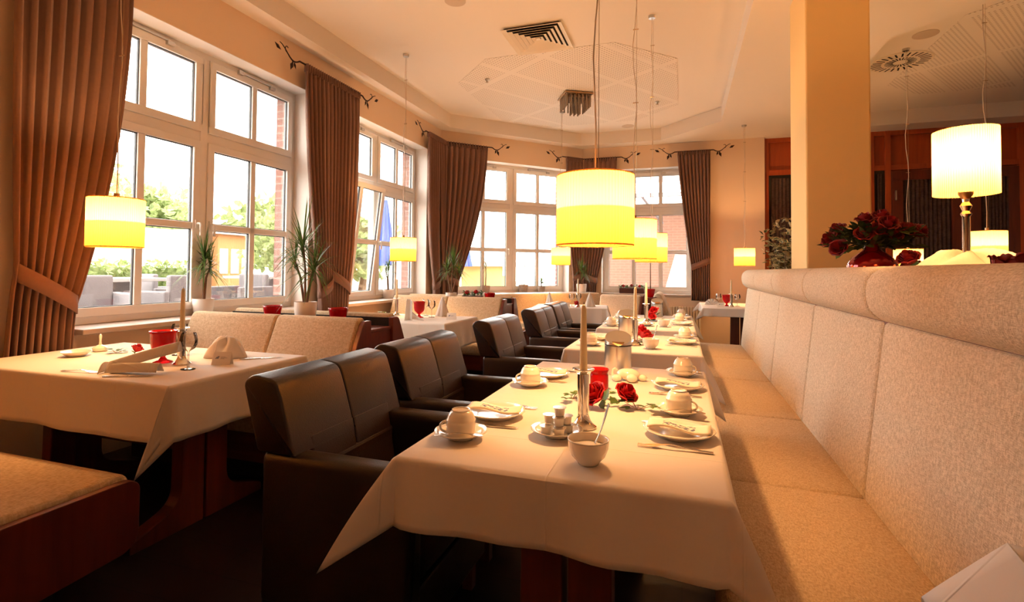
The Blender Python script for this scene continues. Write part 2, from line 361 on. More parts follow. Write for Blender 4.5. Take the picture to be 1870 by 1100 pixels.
# ------------------------------------------------------------------ room shell
CEIL, SOF = 3.64, 3.43
def wall(name, W, L, wins, u0=0, mat=None, brick=True):
    T0, T1 = .24, .30
    def pieces(mb, n0, n1, grow, a, b, z0, z1):
        cur = a
        for (c, h) in wins:
            mb.obox(W, cur, c-h+grow, n0, n1, z0, z1)
            mb.obox(W, c-h+grow, c+h-grow, n0, n1, z0, SILL-.04+grow); mb.obox(W, c-h+grow, c+h-grow, n0, n1, HEAD-grow, z1); cur = c+h-grow
        mb.obox(W, cur, b, n0, n1, z0, z1)
    mb = MB(); pieces(mb, 0, T0, 0, u0, L, 0, SOF+.25); w_ = struct(mb.build(name, mat or M_wall))
    if brick and wins:
        mb = MB(); pieces(mb, T0+.02, T0+.15, .05, u0-.2, L+.1, -.3, SOF+.6); b = mb.build('brick_facing', M_brick, w_)
    return w_
wall('wall_left', WA, 7.3, [(3.255, 1.06), (5.79, 1.06)], u0=-1.6)
wall('wall_bay', WB, 2.687, [(1.343, 1.06)])
wall('wall_far', WC, 2.98, [(1.115, .775)])
mb = MB(); mb.box(-3.85, 6.4, -1.85, -1.6, 0, CEIL); struct(mb.build('wall_back', M_wall))
mb = MB(); mb.box(6.2, 6.45, -1.6, 9.6, 0, CEIL); struct(mb.build('wall_right', M_wall))
mb = MB(); P = [(-3.9, -1.9), (6.5, -1.9), (6.5, 9.7), (1.3, 9.7), (1.3, 9.45), (-1.8, 9.45), (-3.85, 7.4)]; mb.prism(P, -.12, 0); struct(mb.build('floor', M_floor))
mb = MB(); P2 = [(-3.9, -1.9), (6.5, -1.9), (6.5, 9.75), (-1.9, 9.75), (-3.9, 7.6)]; mb.prism(P2, CEIL, CEIL+.15); ceil = struct(mb.build('ceiling', M_ceil))
# lower ceiling border with two sunken fields
outer = [(-3.62, -1.62), (6.22, -1.62), (6.22, 9.36), (1.25, 9.36), (1.25, 9.22), (-1.71, 9.22), (-3.62, 7.31)]
H1 = [(-3.4, -.6), (.55, -.6), (.55, 8.02), (-.33, 8.92), (-1.68, 8.92), (-3.4, 7.2)]
H2 = [(3.5, 3.95), (5.7, 3.95), (5.7, 8.92), (1.85, 8.92), (1.85, 5.62)]
bm = bmesh.new()
def loop(pts, z):
    vs_ = [bm.verts.new((x, y, z)) for x, y in pts]; return [bm.edges.new((vs_[i], vs_[(i+1) % len(vs_)])) for i in range(len(vs_))]
ed = loop(outer, SOF) + loop(H1, SOF) + loop(H2, SOF)
bmesh.ops.triangle_fill(bm, use_beauty=True, use_dissolve=False, edges=ed)
for Hh in (H1, H2):
    for i in range(len(Hh)):
        a, b = Hh[i], Hh[(i+1) % len(Hh)]
        bm.faces.new([bm.verts.new((*a, SOF)), bm.verts.new((*b, SOF)), bm.verts.new((*b, CEIL+.01)), bm.verts.new((*a, CEIL+.01))])
me = bpy.data.meshes.new('ceiling_border'); bm.to_mesh(me); bm.free(); me.materials.append(M_ceil)
o = bpy.data.objects.new('ceiling_border', me); COL.objects.link(o); o.parent = ceil

# ------------------------------------------------------------------ windows
def make_window(idx, W, c, h, ncol, tilt_left=False):
    root = bpy.data.objects.new('window_%d' % idx, None); COL.objects.link(root); root.location = wpt(W, c, .2, SILL); struct(root)
    ang = math.atan2(W[1].y, W[1].x); root.rotation_euler.z = ang     # local x along wall, local y outward
    # reveal boards (plaster lining lit by day)
    H = HEAD-SILL
    fr = MB()
    fr.box(-h, h, 0, .07, 0, .05).box(-h, h, 0, .07, H-.05, H).box(-h, -h+.05, 0, .07, .05, H-.05).box(h-.05, h, 0, .07, .05, H-.05)
    z_b0, z_b1 = .05, 1.44      # lower casement leaf span, above it the fixed transom bar
    z_t0, z_t1 = 1.52, H-.05
    fr.box(-h+.05, h-.05, 0, .07, z_b1, z_t0)
    wide = ncol == 4
    if wide: fr.box(-.035, .035, -.006, .07, .05, H-.05)
    fr.build('window_frame', M_frame, root, bevel=.004)
    leaves = [(-h+.05, -.035, 2), (.035, h-.05, 2)] if wide else [(-h+.05, h-.05, 3)]
    glass_rows = [(.106, .70), (.763, 1.378)]
    for li, (a, b, k) in enumerate(leaves):
        for lo in (True, False):
            z0, z1 = (z_b0, z_b1) if lo else (z_t0, z_t1)
            cas = bpy.data.objects.new('casement' if lo else 'transom_light', None); COL.objects.link(cas); cas.parent = root; cas.location = (a, 0, z0)
            wd, ht = b-a, z1-z0; s = .062; d0, d1 = -.018, .035; m = MB()
            m.box(0, wd, d0, d1, 0, s).box(0, wd, d0, d1, ht-s, ht).box(0, s, d0, d1, s, ht-s).box(wd-s, wd, d0, d1, s, ht-s)
            cw = (wd-2*s-(k-1)*.055)/k; xs = [s+i*(cw+.055) for i in range(k)]
            for x in xs[1:]: m.box(x-.055, x, d0+.006, d1, s, ht-s)
            rows = [(s, ht-s)]
            if lo: m.box(s, wd-s, d0+.006, d1, .655, .71); rows = [(s, .655), (.71, ht-s)]
            m.build('sash', M_frame, cas, bevel=.005)
            for x in xs:
                for (r0, r1) in rows:
                    MB().box(x-.004, x+cw+.004, .008, .016, r0-.004, r1+.004).build('window_pane', M_glass, cas)
                    g = MB(); 
                    for (p, q, r, t) in ((x, x+cw, r0, r0+.006), (x, x+cw, r1-.006, r1), (x, x+.006, r0, r1), (x+cw-.006, x+cw, r0, r1)): g.box(p, q, .004, .022, r, t)
                    g.build('gasket', M_gasket, cas)
            if lo and tilt_left and li == 0: cas.rotation_euler.x = math.radians(7)
            if lo:
                hx = wd-.03 if li == 0 else .03
                hd = MB().box(hx-.014, hx+.014, d0-.01, d0, .66, .73)
                hd.tube([(hx, d0-.01, .70), (hx, d0-.045, .70), (hx, d0-.05, .68), (hx, d0-.05, .60)], .009, 8); hd.build('handle', M_white, cas, smooth=True)
            else:
                q = MB().box(.30*wd, .68*wd, -.030, -.018, ht+.002, ht+.016).box(.30*wd-.02, .30*wd+.03, -.045, -.018, ht-.012, ht+.022)
                q.box(.66*wd, .72*wd, -.045, -.018, ht-.03, ht); q.build('fanlight_opener', M_bronze if False else M_steel, cas)
    # inner sill board
    s = MB().box(-h-.0, h+.0, -.30, 0, -.035, 0) if idx < 4 else MB().box(-h, h+.04, -.23, 0, -.035, 0)
    s.build('sill_board', M_sill, root, bevel=.006)
    rv = MB(); rv.box(-h-.001, -h+.004, -.198, 0, 0, H).box(h-.004, h+.001, -.198, 0, 0, H).box(-h, h, -.198, 0, H-.004, H+.001); rv.build('reveal_lining', M_reveal, root)
    return root
for i, (W, c, h, k) in enumerate(WINS): make_window(i+1, W, c, h, k, tilt_left=(i == 1))

# ------------------------------------------------------------------ pillar, low dividing wall
mb = MB(); mb.box(.85, 1.255, 4.17, 4.72, 0, SOF+.01); tag(mb.build('pillar', M_pillar, bevel=.012), 'square cream plastered pillar rising behind the long upholstered bench', 'pillar')
mb = MB(); mb.box(.745, .845, -1.3, 5.9, 0, 1.165).box(.845, 1.0, -1.3, 4.165, 0, 1.165).box(.845, 1.0, 4.725, 5.9, 0, 1.165)
dv = tag(mb.build('dividing_wall', M_wall), 'low dividing wall with a wooden ledge behind the long cream bench', 'partition')
mb = MB(); mb.box(.745, .848, -1.3, 5.9, 1.165, 1.195).box(.848, 1.03, -1.3, 4.165, 1.165, 1.195).box(.848, 1.03, 4.725, 5.9, 1.165, 1.195); mb.build('ledge', M_woodx, dv)

# ------------------------------------------------------------------ panelled far wall on the right
YW = 9.3
def far_panels():
    root = bpy.data.objects.new('wall_panelled', None); COL.objects.link(root); root.location = (1.28, YW, 0); struct(root)
    X = lambda x: x-1.28
    MB().box(0, 4.92, .06, .30, 0, 3.43).build('panel_backing', M_panelwood, root)
    m = MB()
    for x in (1.28, 1.70, 2.76, 2.98, 3.94, 4.62, 5.6): m.box(X(x), X(x)+.075, 0, .06, 0, 3.43)
    m.box(0, 4.9, .005, .06, 3.36, 3.43).box(0, 4.9, .005, .06, 2.82, 2.90); m.build('panel_rails', M_panelwood, root, bevel=.004)
    for (a, b) in ((1.355, 1.70), (1.775, 2.76), (2.835, 2.98)):
        MB().box(X(a), X(b), .03, .055, .1, 2.82).build('glass_panel', M_darkglass, root)
        mm = MB(); mm.grid(lambda u, v, a=a, b=b: (X(a)+.04+(b-a-.08)*u, .022+.006*math.sin(u*(b-a)*90), .15+2.62*v), max(8, int((b-a)*70)), 1); mm.build('net_curtain', M_doorcurt, root)
far_panels()
for k, (a, b) in enumerate(((3.06, 3.94), (4.02, 4.62), (4.70, 5.6))):
    d = bpy.data.objects.new('door_%d' % (k+1), None); COL.objects.link(d); d.location = (a, YW, 0); struct(d); wd = b-a
    m = MB(); s = .15; m.box(0, wd, 0, .05, 0, .3).box(0, wd, 0, .05, 2.66, 2.80).box(0, s, 0, .05, .3, 2.66).box(wd-.12, wd, 0, .05, .3, 2.66); m.build('door_leaf', M_wood, d, bevel=.005)
    mm = MB(); mm.grid(lambda u, v: (s+(wd-s-.12)*u, .03+.008*math.sin(u*wd*80), .3+2.36*v), 50, 1); mm.build('door_curtain', M_doorcurt, d)
    MB().box(s, wd-.12, .040, .048, .3, 2.66).build('door_glass', M_darkglass, d)
    MB().box(.04, .06, -.02, 0, 2.35, 2.5).box(.04, .06, -.02, 0, 1.0, 1.12).build('hinge', M_steel, d)
    hb = MB().tube([(wd-.06, 0, 1.05), (wd-.06, -.05, 1.05), (wd-.16, -.055, 1.05)], .009, 8); hb.build('door_handle', M_steel, d, smooth=True)

# ------------------------------------------------------------------ ceiling fittings
def octo(x0, x1, y0, y1, c): return [(x0, y0+c), (x0+c, y0), (x1-c, y0), (x1, y0+c), (x1, y1-c), (x1-c, y1), (x0+c, y1), (x0, y1-c)]
tag(MB().prism(octo(-2.75, -.05, 5.42, 8.35, .62), CEIL-.004, CEIL-.001).build('acoustic_ceiling_panel', M_perf), 'perforated octagonal acoustic panel in the ceiling over the left dining area', 'ceiling panel')
tag(MB().prism(octo(2.5, 5.4, 5.3, 8.2, .5), CEIL-.004, CEIL-.001).build('acoustic_ceiling_panel', M_perf), 'perforated acoustic panel in the darker ceiling field right of the pillar', 'ceiling panel')
t = thing('square_air_vent', 'square louvred ceiling air vent of nested cream frames', 'air vent', (-1.41, 5.08, CEIL-.002), .0)
MB().box(-.28, .28, -.28, .28, -.004, 0).build('backing', M_dark, t)
for k in range(6):
    a = .31 if k == 0 else .30-.048*k; b = a-.045 if k == 0 else a-.034; m = MB()
    vv = [(sx*q, sy*q, z) for (q, z) in ((a, -.024), (b, -.006)) for sx, sy in ((-1,-1),(1,-1),(1,1),(-1,1))]
    m.add(vv, [(i, (i+1) % 4, 4+(i+1) % 4, 4+i) for i in range(4)]); m.build('louvre', M_grille, t, solid=.003)
MB().box(-.02, .02, -.02, .02, -.018, -.008).build('centre_plate', M_grille, t)
def radial():
    t = thing('round_air_vent', 'round radial-slot air vent in the ceiling right of the pillar', 'air vent', (2.36, 6.88, CEIL-.002))
    MB().lathe([(0, -.006), (.30, -.006), (.305, 0)], 40).build('vent_plate', M_grille, t)
    m = MB()
    for k in range(26):
        a = 2*PI*k/26
        for (r0, r1, wd) in ((.07, .15, .006), (.18, .28, .009)):
            aa = a + (PI/26 if r0 > .1 else 0); d = Vector((math.cos(aa), math.sin(aa), 0)); e = Vector((-d.y, d.x, 0))
            m.add([d*r0-e*wd+Vector((0,0,-.008)), d*r1-e*wd+Vector((0,0,-.008)), d*r1+e*wd+Vector((0,0,-.008)), d*r0+e*wd+Vector((0,0,-.008))], [(0,1,2,3)])
    m.build('slots', M_dark, t)
radial()
def speaker(loc, r, label):
    m = MB().lathe([(0, -.004), (r*.93, -.006), (r, -.004), (r, .001)], 36); o = m.build('ceiling_speaker', plain('speaker_mesh', (.62, .50, .38), .8, bump=.6, bscale=500), smooth=True, loc=loc); tag(o, label, 'loudspeaker', 'round flush ceiling loudspeakers')
speaker((-1.93, 4.16, CEIL), .095, 'round flush ceiling loudspeaker left of the square air vent')
speaker((2.33, 6.16, CEIL), .11, 'round flush ceiling loudspeaker above the radial air vent')
speaker((-.85, 8.66, CEIL), .10, 'round flush ceiling loudspeaker beyond the perforated panel near the bay')
def sprinkler(loc, label):
    t = thing('sprinkler', label, 'sprinkler', loc, 0, 'ceiling sprinkler heads')
    MB().lathe([(0, 0), (.028, 0), (.028, -.006), (.012, -.012), (.010, -.03), (0, -.03)], 16).build('rosette', M_steel, t, smooth=True)
    MB().lathe([(0, -.032), (.018, -.034), (.018, -.037), (0, -.037)], 12).build('deflector', M_bronze, t, smooth=True)
sprinkler((-2.33, 6.0, CEIL-.012), 'small ceiling sprinkler head on the left part of the perforated panel')
sprinkler((-.33, 6.5+1.0, CEIL-.012), 'small ceiling sprinkler head on the right part of the perforated panel')
sprinkler((-1.55, 4.15, CEIL), 'small ceiling sprinkler head beside the loudspeaker at the top')
def chandelier():
    t = thing('chandelier', 'small square ceiling light with hanging smoky glass rods', 'ceiling light', (-1.39, 6.92, CEIL-.013), .5)
    MB().box(-.195, .195, -.195, .195, -.02, 0).build('ceiling_plate', M_bronze, t, bevel=.003)
    MB().box(-.13, .13, -.13, .13, -.06, -.02).build('lamp_box', M_crystal, t)
    for i in range(7):
        for j in range(7):
            x, y = -.162+.054*i, -.162+.054*j
            ring = max(abs(i-3), abs(j-3))
            if ring == 2: continue
            L = .24 if ring <= 1 else .17
            MB().tube([(x, y, -.02), (x, y, -.02-L)], .010, 6).build('glass_rod', M_crystal, t)
chandelier()

# ------------------------------------------------------------------ curtains and rods
def poly_at(path, u):
    pts = [Vector(p) for p in path]; Ls = [(pts[i+1]-pts[i]).length for i in range(len(pts)-1)]; T = sum(Ls)*u
    for i, l in enumerate(Ls):
        if T <= l+1e-9 or i == len(Ls)-1: return pts[i]+(pts[i+1]-pts[i])*(T/l if l else 0)
        T -= l
def path_n(path, u):
    a = poly_at(path, max(0, u-.08)); b = poly_at(path, min(1, u+.08)); d = (b-a).normalized(); return Vector((d.y, -d.x))
def curtain(label, top, tie, bot, ztop, ztie0, ztie1, zbot, nf, amp=.035, group='brown tied-back curtains', ease=1.7, band=True, seed=0, phase=0):
    """top/tie/bot: plan polylines; left end first seen from the room"""
    t = thing('curtain', label, 'curtain', (0, 0, 0), 0, group)
    rnd = random.Random(seed); ph = [rnd.uniform(-.25, .25) for _ in range(nf+2)]
    NU, NV1, NV2 = nf*8, 26, 8
    def disp(u, f, a, fine=0):
        q = u*nf; k = int(q) % (nf+1); return a*(math.sin(2*PI*q + phase) + .35*math.sin(4.1*PI*q+ph[k]) + fine*math.sin(8*PI*q))
    def fn(u, v):
        if v < .82:
            s = v/.82; zt = ztie0+(ztie1-ztie0)*u; z = ztop+(zt-ztop)*s; e = s**ease
            p = poly_at(top, u)*(1-e)+poly_at(tie, u)*e; n = path_n(top, u)
            a = amp*(.5+.5*min(1, s*6))*(1-.35*e); fine = .35 if s < .03 else 0
        else:
            s = (v-.82)/.18; zt = ztie0+(ztie1-ztie0)*u; z = zt+(zbot-zt)*s; e = s**.6
            p = poly_at(tie, u)*(1-e)+poly_at(bot, u)*e; n = path_n(tie, u); a = amp*(.65+.5*e); fine = 0
        d = n*disp(u, v, a, fine)
        return (p.x+d.x, p.y+d.y, z)
    m = MB().grid(fn, NU, NV1+NV2); m.build('drape', M_curtain, t, smooth=True, solid=.004, auto=0)
    hd = MB()   # gathered heading tape
    hd.grid(lambda u, v: (lambda p, n: (p.x+n.x*amp*.9*math.sin(2*PI*u*nf*2), p.y+n.y*amp*.9*math.sin(2*PI*u*nf*2), ztop+.03-.07*v))(poly_at(top, u), path_n(top, u)), nf*16, 2)
    hd.build('heading', M_curtain, t, smooth=True, solid=.004, auto=0)
    if band:
        bd = MB(); K = 28; pts = []
        for i in range(K+1):
            u = i/K; p = poly_at(tie, u); n = path_n(tie, u); o = amp*1.45*math.sin(PI*u)**.5 + .006
            pts.append((p+n*o, ztie0+(ztie1-ztie0)*u))
        for i in range(K, -1, -1):
            u = i/K; p = poly_at(tie, u); n = path_n(tie, u); pts.append((p-n*(amp*1.35*math.sin(PI*u)**.5+.006), ztie0+(ztie1-ztie0)*u))
        n_ = len(pts); bd.add([(p.x, p.y, z+.05) for p, z in pts]+[(p.x, p.y, z-.055) for p, z in pts], [(i, (i+1) % n_, n_+(i+1) % n_, n_+i) for i in range(n_)])
        bd.build('tieback', M_curtain, t, smooth=True, solid=.006, auto=0)
    return t
def rod(label, path, z, ends=(True, True)):
    t = thing('curtain_rod', label, 'curtain rod', (path[0][0], path[0][1], z), 0, 'wrought iron curtain rods with leaf finials')
    P0 = Vector(path[0]); loc = [Vector((p[0]-P0.x, p[1]-P0.y, 0)) for p in path]
    MB().tube(loc, .009, 8).build('pole', M_iron, t, smooth=True)
    for e, on in enumerate(ends):
        if not on: continue
        a, b = (loc[0], loc[1]) if e == 0 else (loc[-1], loc[-2]); d = (a-b).normalized(); L = .26; f = MB(); Z = Vector((0, 0, 1))
        pts = [a+d*(L*s)+Z*(.035*math.sin(s*PI*1.6)*(-1)+.05*s*s) for s in [k/10 for k in range(11)]]; f.tube(pts, [.009-.0005*k for k in range(11)], 6)
        f.tube([a+d*(.17+.02*math.cos(q))+Z*(.05+.028*math.sin(q)) for q in [k*.5-1.5 for k in range(9)]], .004, 6)
        f.tube([a+d*(.11+.016*math.cos(q))+Z*(-.045+.022*math.sin(q)) for q in [k*.5+1.2 for k in range(8)]], .004, 6)
        for (s, dz, ax, sc) in ((L+.02, .035, .5, 1), (.10, -.075, -1.2, 1.1), (.06, -.06, -1.9, .8)):
            c = a+d*s+Z*dz; dr = (d*math.cos(ax)+Z*math.sin(ax)); sd = d.cross(Z).normalized(); up = dr.cross(sd); l = .045*sc
            f.add([c-dr*l, c+up*l*.45+sd*.003, c+dr*l*1.1, c-up*l*.45+sd*.003, c+sd*.010, c-sd*.006], [(0,1,4),(1,2,4),(2,3,4),(3,0,4),(1,0,5),(2,1,5),(3,2,5),(0,3,5)])
        f.build('leaf_finial', M_iron, t, smooth=True)
    return t
RX = -3.5; s2 = .70711
def bay(s, off=.1): return (WB[0]+WB[1]*s-WB[2]*off).to_2d()[:]
curtain('long brown curtain tied back at the left end of the nearest window', [(RX, 1.80), (RX, 2.44)], [(RX, 1.84), (RX+.06, 2.12)], [(RX, 1.80), (RX, 2.13)], 3.26, 1.20, 1.00, .60, 9, .040, ease=2.2, seed=1)
curtain('brown curtain panel hanging left of the white potted plant, tied towards it', [(RX, 4.10), (RX, 4.54)], [(RX+.02, 4.34), (RX, 4.55)], [(RX+.02, 4.36), (RX, 4.56)], 3.205, .98, 1.10, .66, 7, .036, seed=2)
curtain('brown curtain panel tied back at the left end of the second window', [(RX, 4.53), (RX, 4.99)], [(RX, 4.55), (RX+.03, 4.82)], [(RX, 4.53), (RX, 4.83)], 3.205, 1.16, 1.00, .66, 7, .036, ease=3, seed=3)
c1 = (-3.5, 7.26)
curtain('brown curtain panel at the right end of the second window, beside the bay corner', [(RX, 6.68), (RX, 7.05)], [(RX+.03, 6.86), (RX, 7.08)], [(RX+.03, 6.86), (RX, 7.10)], 3.205, .98, 1.06, .66, 6, .034, ease=3, seed=4)
curtain('brown curtain panel tied back at the left end of the bay window', [(RX, 7.05), c1, bay(.76)], [(RX+.04, 7.12), c1, bay(.28)], [(RX+.02, 7.12), c1, bay(.26)], 3.205, 1.14, 1.02, .66, 10, .034, ease=1.8, seed=5)
c2 = (-1.66, 9.10)
curtain('brown curtain panel tied back in the corner right of the bay window', [bay(2.26), bay(2.62)], [bay(2.42), bay(2.64)], [bay(2.42), bay(2.64)], 3.205, 1.1, 1.14, .80, 5, .032, seed=6)
curtain('brown curtain panel tied back at the left end of the far window', [c2, (-1.08, 9.10)], [(-1.66, 9.08), (-1.42, 9.08)], [(-1.66, 9.1), (-1.44, 9.1)], 3.205, 1.14, 1.06, .80, 7, .032, ease=1.5, seed=7)
curtain('brown curtain tied back at the right end of the far window', [(-.07, 9.10), (.45, 9.10)], [(.15, 9.08), (.44, 9.08)], [(.15, 9.1), (.44, 9.1)], 3.235, 1.30, 1.42, .75, 9, .034, ease=1.3, seed=8)
rod('wrought iron rod with leaf finials over the curtain pair between the first two windows', [(RX, 4.02), (RX, 5.05)], 3.225)
rod('wrought iron rod with leaf finials bent round the left bay corner', [(RX, 6.60), c1, bay(.84)], 3.225)
rod('wrought iron rod with leaf finials bent round the right bay corner', [bay(2.18), c2, (-1.0, 9.10)], 3.225)
rod('straight wrought iron rod with leaf finials over the rightmost curtain', [(-.12, 9.10), (.50, 9.10)], 3.255)

# ------------------------------------------------------------------ long upholstered bench
def long_bench():
    t = thing('upholstered_bench', 'long high-backed bench in cream woven fabric running along the right side', 'bench', (0, 0, 0))
    seams = [5.92, 4.97, 4.01, 3.03, 2.07, 1.11, .155, -.80]
    seat = rpoly([(.09, .30), (.60, .30), (.60, .465), (.085, .475)], [.02, .01, .02, .045], 5)
    # dense, softly crowned profiles
    back = rpoly([(.588, .40), (.655, .40), (.725, 1.055), (.652, 1.068), (.622, .80), (.590, .50)], [.01, .01, .01, .02, .3, .03], 4)
    bol = rpoly([(.735, 1.235), (.735, 1.062), (.650, 1.066), (.606, 1.10), (.592, 1.165), (.606, 1.225), (.655, 1.256), (.70, 1.252)], [.01, .01, .012, .03, .04, .04, .03, .02], 4)
    for i in range(7):
        a, b = seams[i+1], seams[i]
        MB().cushion(seat, a+.001, b-.001, .022).build('seat_cushion', M_seat_shaded, t, smooth=True, auto=1.2)
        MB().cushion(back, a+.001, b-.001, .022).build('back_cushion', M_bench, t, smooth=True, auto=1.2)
        MB().cushion(bol, a+.001, b-.001, .022).build('head_roll', M_bench, t, smooth=True, auto=1.2)
    MB().box(.13, .735, -.80, 5.90, .06, .30).box(.66, .735, -.8, 5.915, .30, 1.22).build('bench_base', M_woodx, t)
    MB().box(.18, .72, -.78, 5.88, 0, .06).build('plinth', M_dark, t)
long_bench()

# ------------------------------------------------------------------ booth benches (islands across the aisle)
def end_panel(sgn, wide=.47):
    """side cheek profile in (d,z) from the island centre outwards"""
    p = rpoly([(.135, 0), (.135, .885), (.215, .885), (.30, .72), (.385, .5), (.44, .28), (.445, 0)], [0, .01, .03, .2, .2, .2, 0], 4)
    return [(sgn*a, z) for a, z in p]
def booth(x0, x1, yc, sgn, label, seat_d=.88, split=(), mat=None, group='booth benches by the windows', seatz=.455):
    mat = mat or M_booth
    t = thing('booth_bench', label, 'bench', (x1, yc, 0), 0, group); L = x1-x0
    back = [(sgn*a, z) for a, z in rpoly([(.15, .36), (.42, .36), (.40, .50), (.315, .70), (.235, .885), (.215, .905), (.16, .905), (.145, .87)], [.01, .01, .06, .1, .04, .02, .02, .01], 4)]
    seat = [(sgn*a, z) for a, z in rpoly([(.30, .32), (seat_d, .32), (seat_d, seatz), (.30, seatz+.005)], [.01, .04, .05, .01], 5)]
    cuts = [-L] + [s-x1 for s in split] + [-.035]
    for i in range(len(cuts)-1):
        MB().cushion(back, cuts[i]+.001, cuts[i+1]-.001, .022, axis='x').build('back_cushion', mat, t, smooth=True, auto=1.2)
        MB().cushion(seat, cuts[i]+.001, cuts[i+1]-.001, .022, axis='x').build('seat_cushion', mat, t, smooth=True, auto=1.2)
    MB().prism(end_panel(sgn), -.035, 0, 'x').build('end_panel', M_wood, t, bevel=.004)
    rail = rpoly([(.38, .135), (seat_d-.03, .16), (seat_d+.012, .20), (seat_d+.012, .40), (seat_d-.02, .425), (.38, .425)], [0, .05, .03, .03, .02, 0], 4)
    MB().prism([(sgn*a, z) for a, z in rail], -.036, -.001, 'x').build('seat_cheek', M_wood, t, bevel=.003)
    m = MB(); m.box(-L, -.036, *sorted((sgn*.40, sgn*(seat_d-.04))), .16, .32); m.build('seat_frame', M_woodx, t)
    m = MB(); m.box(-L+.05, -.12, *sorted((sgn*.16, sgn*(seat_d-.20))), 0, .16).box(-L, -.036, *sorted((sgn*.137, sgn*.16)), .16, .88); m.build('plinth', M_dark, t)
    return t
def island(x0, x1, yc, label, top=.82):
    t = thing('ledge_box', label, 'cabinet', (x1, yc, 0), 0, 'wooden ledge boxes between the booth benches'); L = x1-x0
    MB().box(-L, -.008, -.132, .132, 0, top-.02).build('carcass', M_wood, t)
    MB().box(-L, -.004, -.133, .133, top-.02, top).build('ledge_top', M_woodx, t, bevel=.003)
booth(-3.45, -1.97, .57, 1, 'booth bench with beige seat in the bottom left corner, nearest the camera', seat_d=.87, seatz=.445)
booth(-3.45, -1.97, 3.12, -1, 'booth bench with two beige back cushions behind the nearest window table', split=(-2.67,))
island(-3.45, -1.98, 3.12, 'wooden ledge box carrying the white pot and two red bowls')
booth(-3.45, -1.97, 3.12, 1, 'booth bench seen from behind, back to back with the two-cushion beige bench', split=(-2.75,))
booth(-3.45, -1.97, 5.93, -1, 'booth bench with cream back behind the second window table', seat_d=.86, split=(-2.70,))
island(-3.45, -1.98, 5.93, 'wooden ledge box with flower basket beyond the second window table')
booth(-3.45, -1.97, 5.93, 1, 'booth bench with rounded wooden end panel facing the bay table')
# corner banquette following the bay
def banquette():
    t = thing('corner_banquette', 'cream corner banquette running along under the bay window', 'bench', (0, 0, 0))
    A, B = Vector((-2.78, 7.12, 0)), Vector((-1.30, 8.60, 0)); L = (B-A).length; d = (B-A).normalized(); n = Vector((d.y, -d.x, 0))
    mat = Matrix(((n.x, d.x, 0, A.x), (n.y, d.y, 0, A.y), (0, 0, 1, 0), (0, 0, 0, 1)))
    back = rpoly([(-.10, .36), (.10, .36), (.06, .60), (0.0, .865), (-.10, .865)], [.01, .02, .1, .03, .01], 4)
    seat = rpoly([(.02, .32), (.52, .32), (.52, .455), (.02, .46)], [.01, .03, .04, .01], 4)
    k = 2
    for i in range(k):
        MB().cushion(back, L*i/k+.001, L*(i+1)/k-.001, .015).xf(mat).build('back_cushion', M_booth, t, smooth=True, auto=1.2)
        if i == 0: MB().cushion(seat, L*.22, L*.56, .015).xf(mat).build('seat_cushion', M_booth, t, smooth=True, auto=1.2)
    MB().box(-.46, -.10, .10, L, .845, .866).xf(mat).build('rear_ledge', M_sill, t); MB().box(-.46, -.44, .10, L, 0, .845).box(-.46, -.1, L-.02, L, 0, .845).xf(mat).build('rear_panel', M_wall, t)
    MB().box(-.1, .46, L*.22, L*.56, 0, .32).xf(mat).build('bench_base', M_wood, t)
banquette()
def far_bench():
    t = thing('booth_bench', 'cream bench with rounded back in front of the far window', 'bench', (-.56, 7.98, 0), -.18, 'booth benches by the windows')
    back = rpoly([(-.02, .36), (-.16, .36), (-.10, .60), (-.02, .865), (.08, .865), (.08, .36)], [.01, .02, .1, .04, .03, .01], 4)
    seat = rpoly([(-.10, .32), (-.52, .32), (-.52, .455), (-.10, .46)], [.01, .03, .04, .01], 4)
    MB().cushion(back, -.66, -.035, .03, axis='x').build('back_cushion', M_bench, t, smooth=True, auto=1.2)
    MB().cushion(seat, -.66, -.035, .02, axis='x').build('seat_cushion', M_bench, t, smooth=True, auto=1.2)
    p = rpoly([(.10, 0), (.10, .85), (.03, .86), (-.06, .70), (-.14, .5), (-.19, .3), (-.20, 0)], [0, .01, .02, .1, .1, .1, 0], 3)
    MB().prism(p, -.033, 0, 'x').build('end_panel', M_wood, t, bevel=.003)
    MB().box(-.65, -.036, -.48, .09, 0, .32).build('bench_base', M_wood, t)
    t = thing('booth_bench', 'bench seen end-on with dark wooden cheek beside the radiator', 'bench', (-.36, 7.62, 0), 0, 'booth benches by the windows')
    back = rpoly([(.02, .36), (.24, .36), (.20, .60), (.12, .80), (.07, .905), (.0, .915), (-.03, .87)], [.01, .02, .1, .06, .04, .04, .02], 4)
    seat = rpoly([(.16, .32), (.52, .32), (.52, .455), (.16, .46)], [.01, .03, .04, .01], 4)
    MB().cushion(back, .035, .95, .03, axis='y').build('back_cushion', M_bench, t, smooth=True, auto=1.2)
    MB().cushion(seat, .035, .95, .02, axis='y').build('seat_cushion', M_bench, t, smooth=True, auto=1.2)
    p = rpoly([(-.04, 0), (-.04, .86), (.02, .865), (.09, .72), (.15, .5), (.18, .3), (.19, 0)], [0, .01, .02, .1, .1, .1, 0], 3)
    MB().prism(p, 0, .033, 'y').build('end_panel', M_wood, t, bevel=.003)
    MB().box(.0, .48, .036, .94, 0, .32).build('bench_base', M_wood, t)
    t = thing('ledge_box', 'small wooden ledge box below the red bowl at the far window', 'cabinet', (-.46, 8.10, 0), 0, 'wooden ledge boxes between the booth benches')
    MB().box(-.055, .055, -.02, .45, 0, .81).build('carcass', M_wood, t); MB().box(-.057, .057, -.022, .45, .81, .83).build('ledge_top', M_woodx, t)
far_bench()

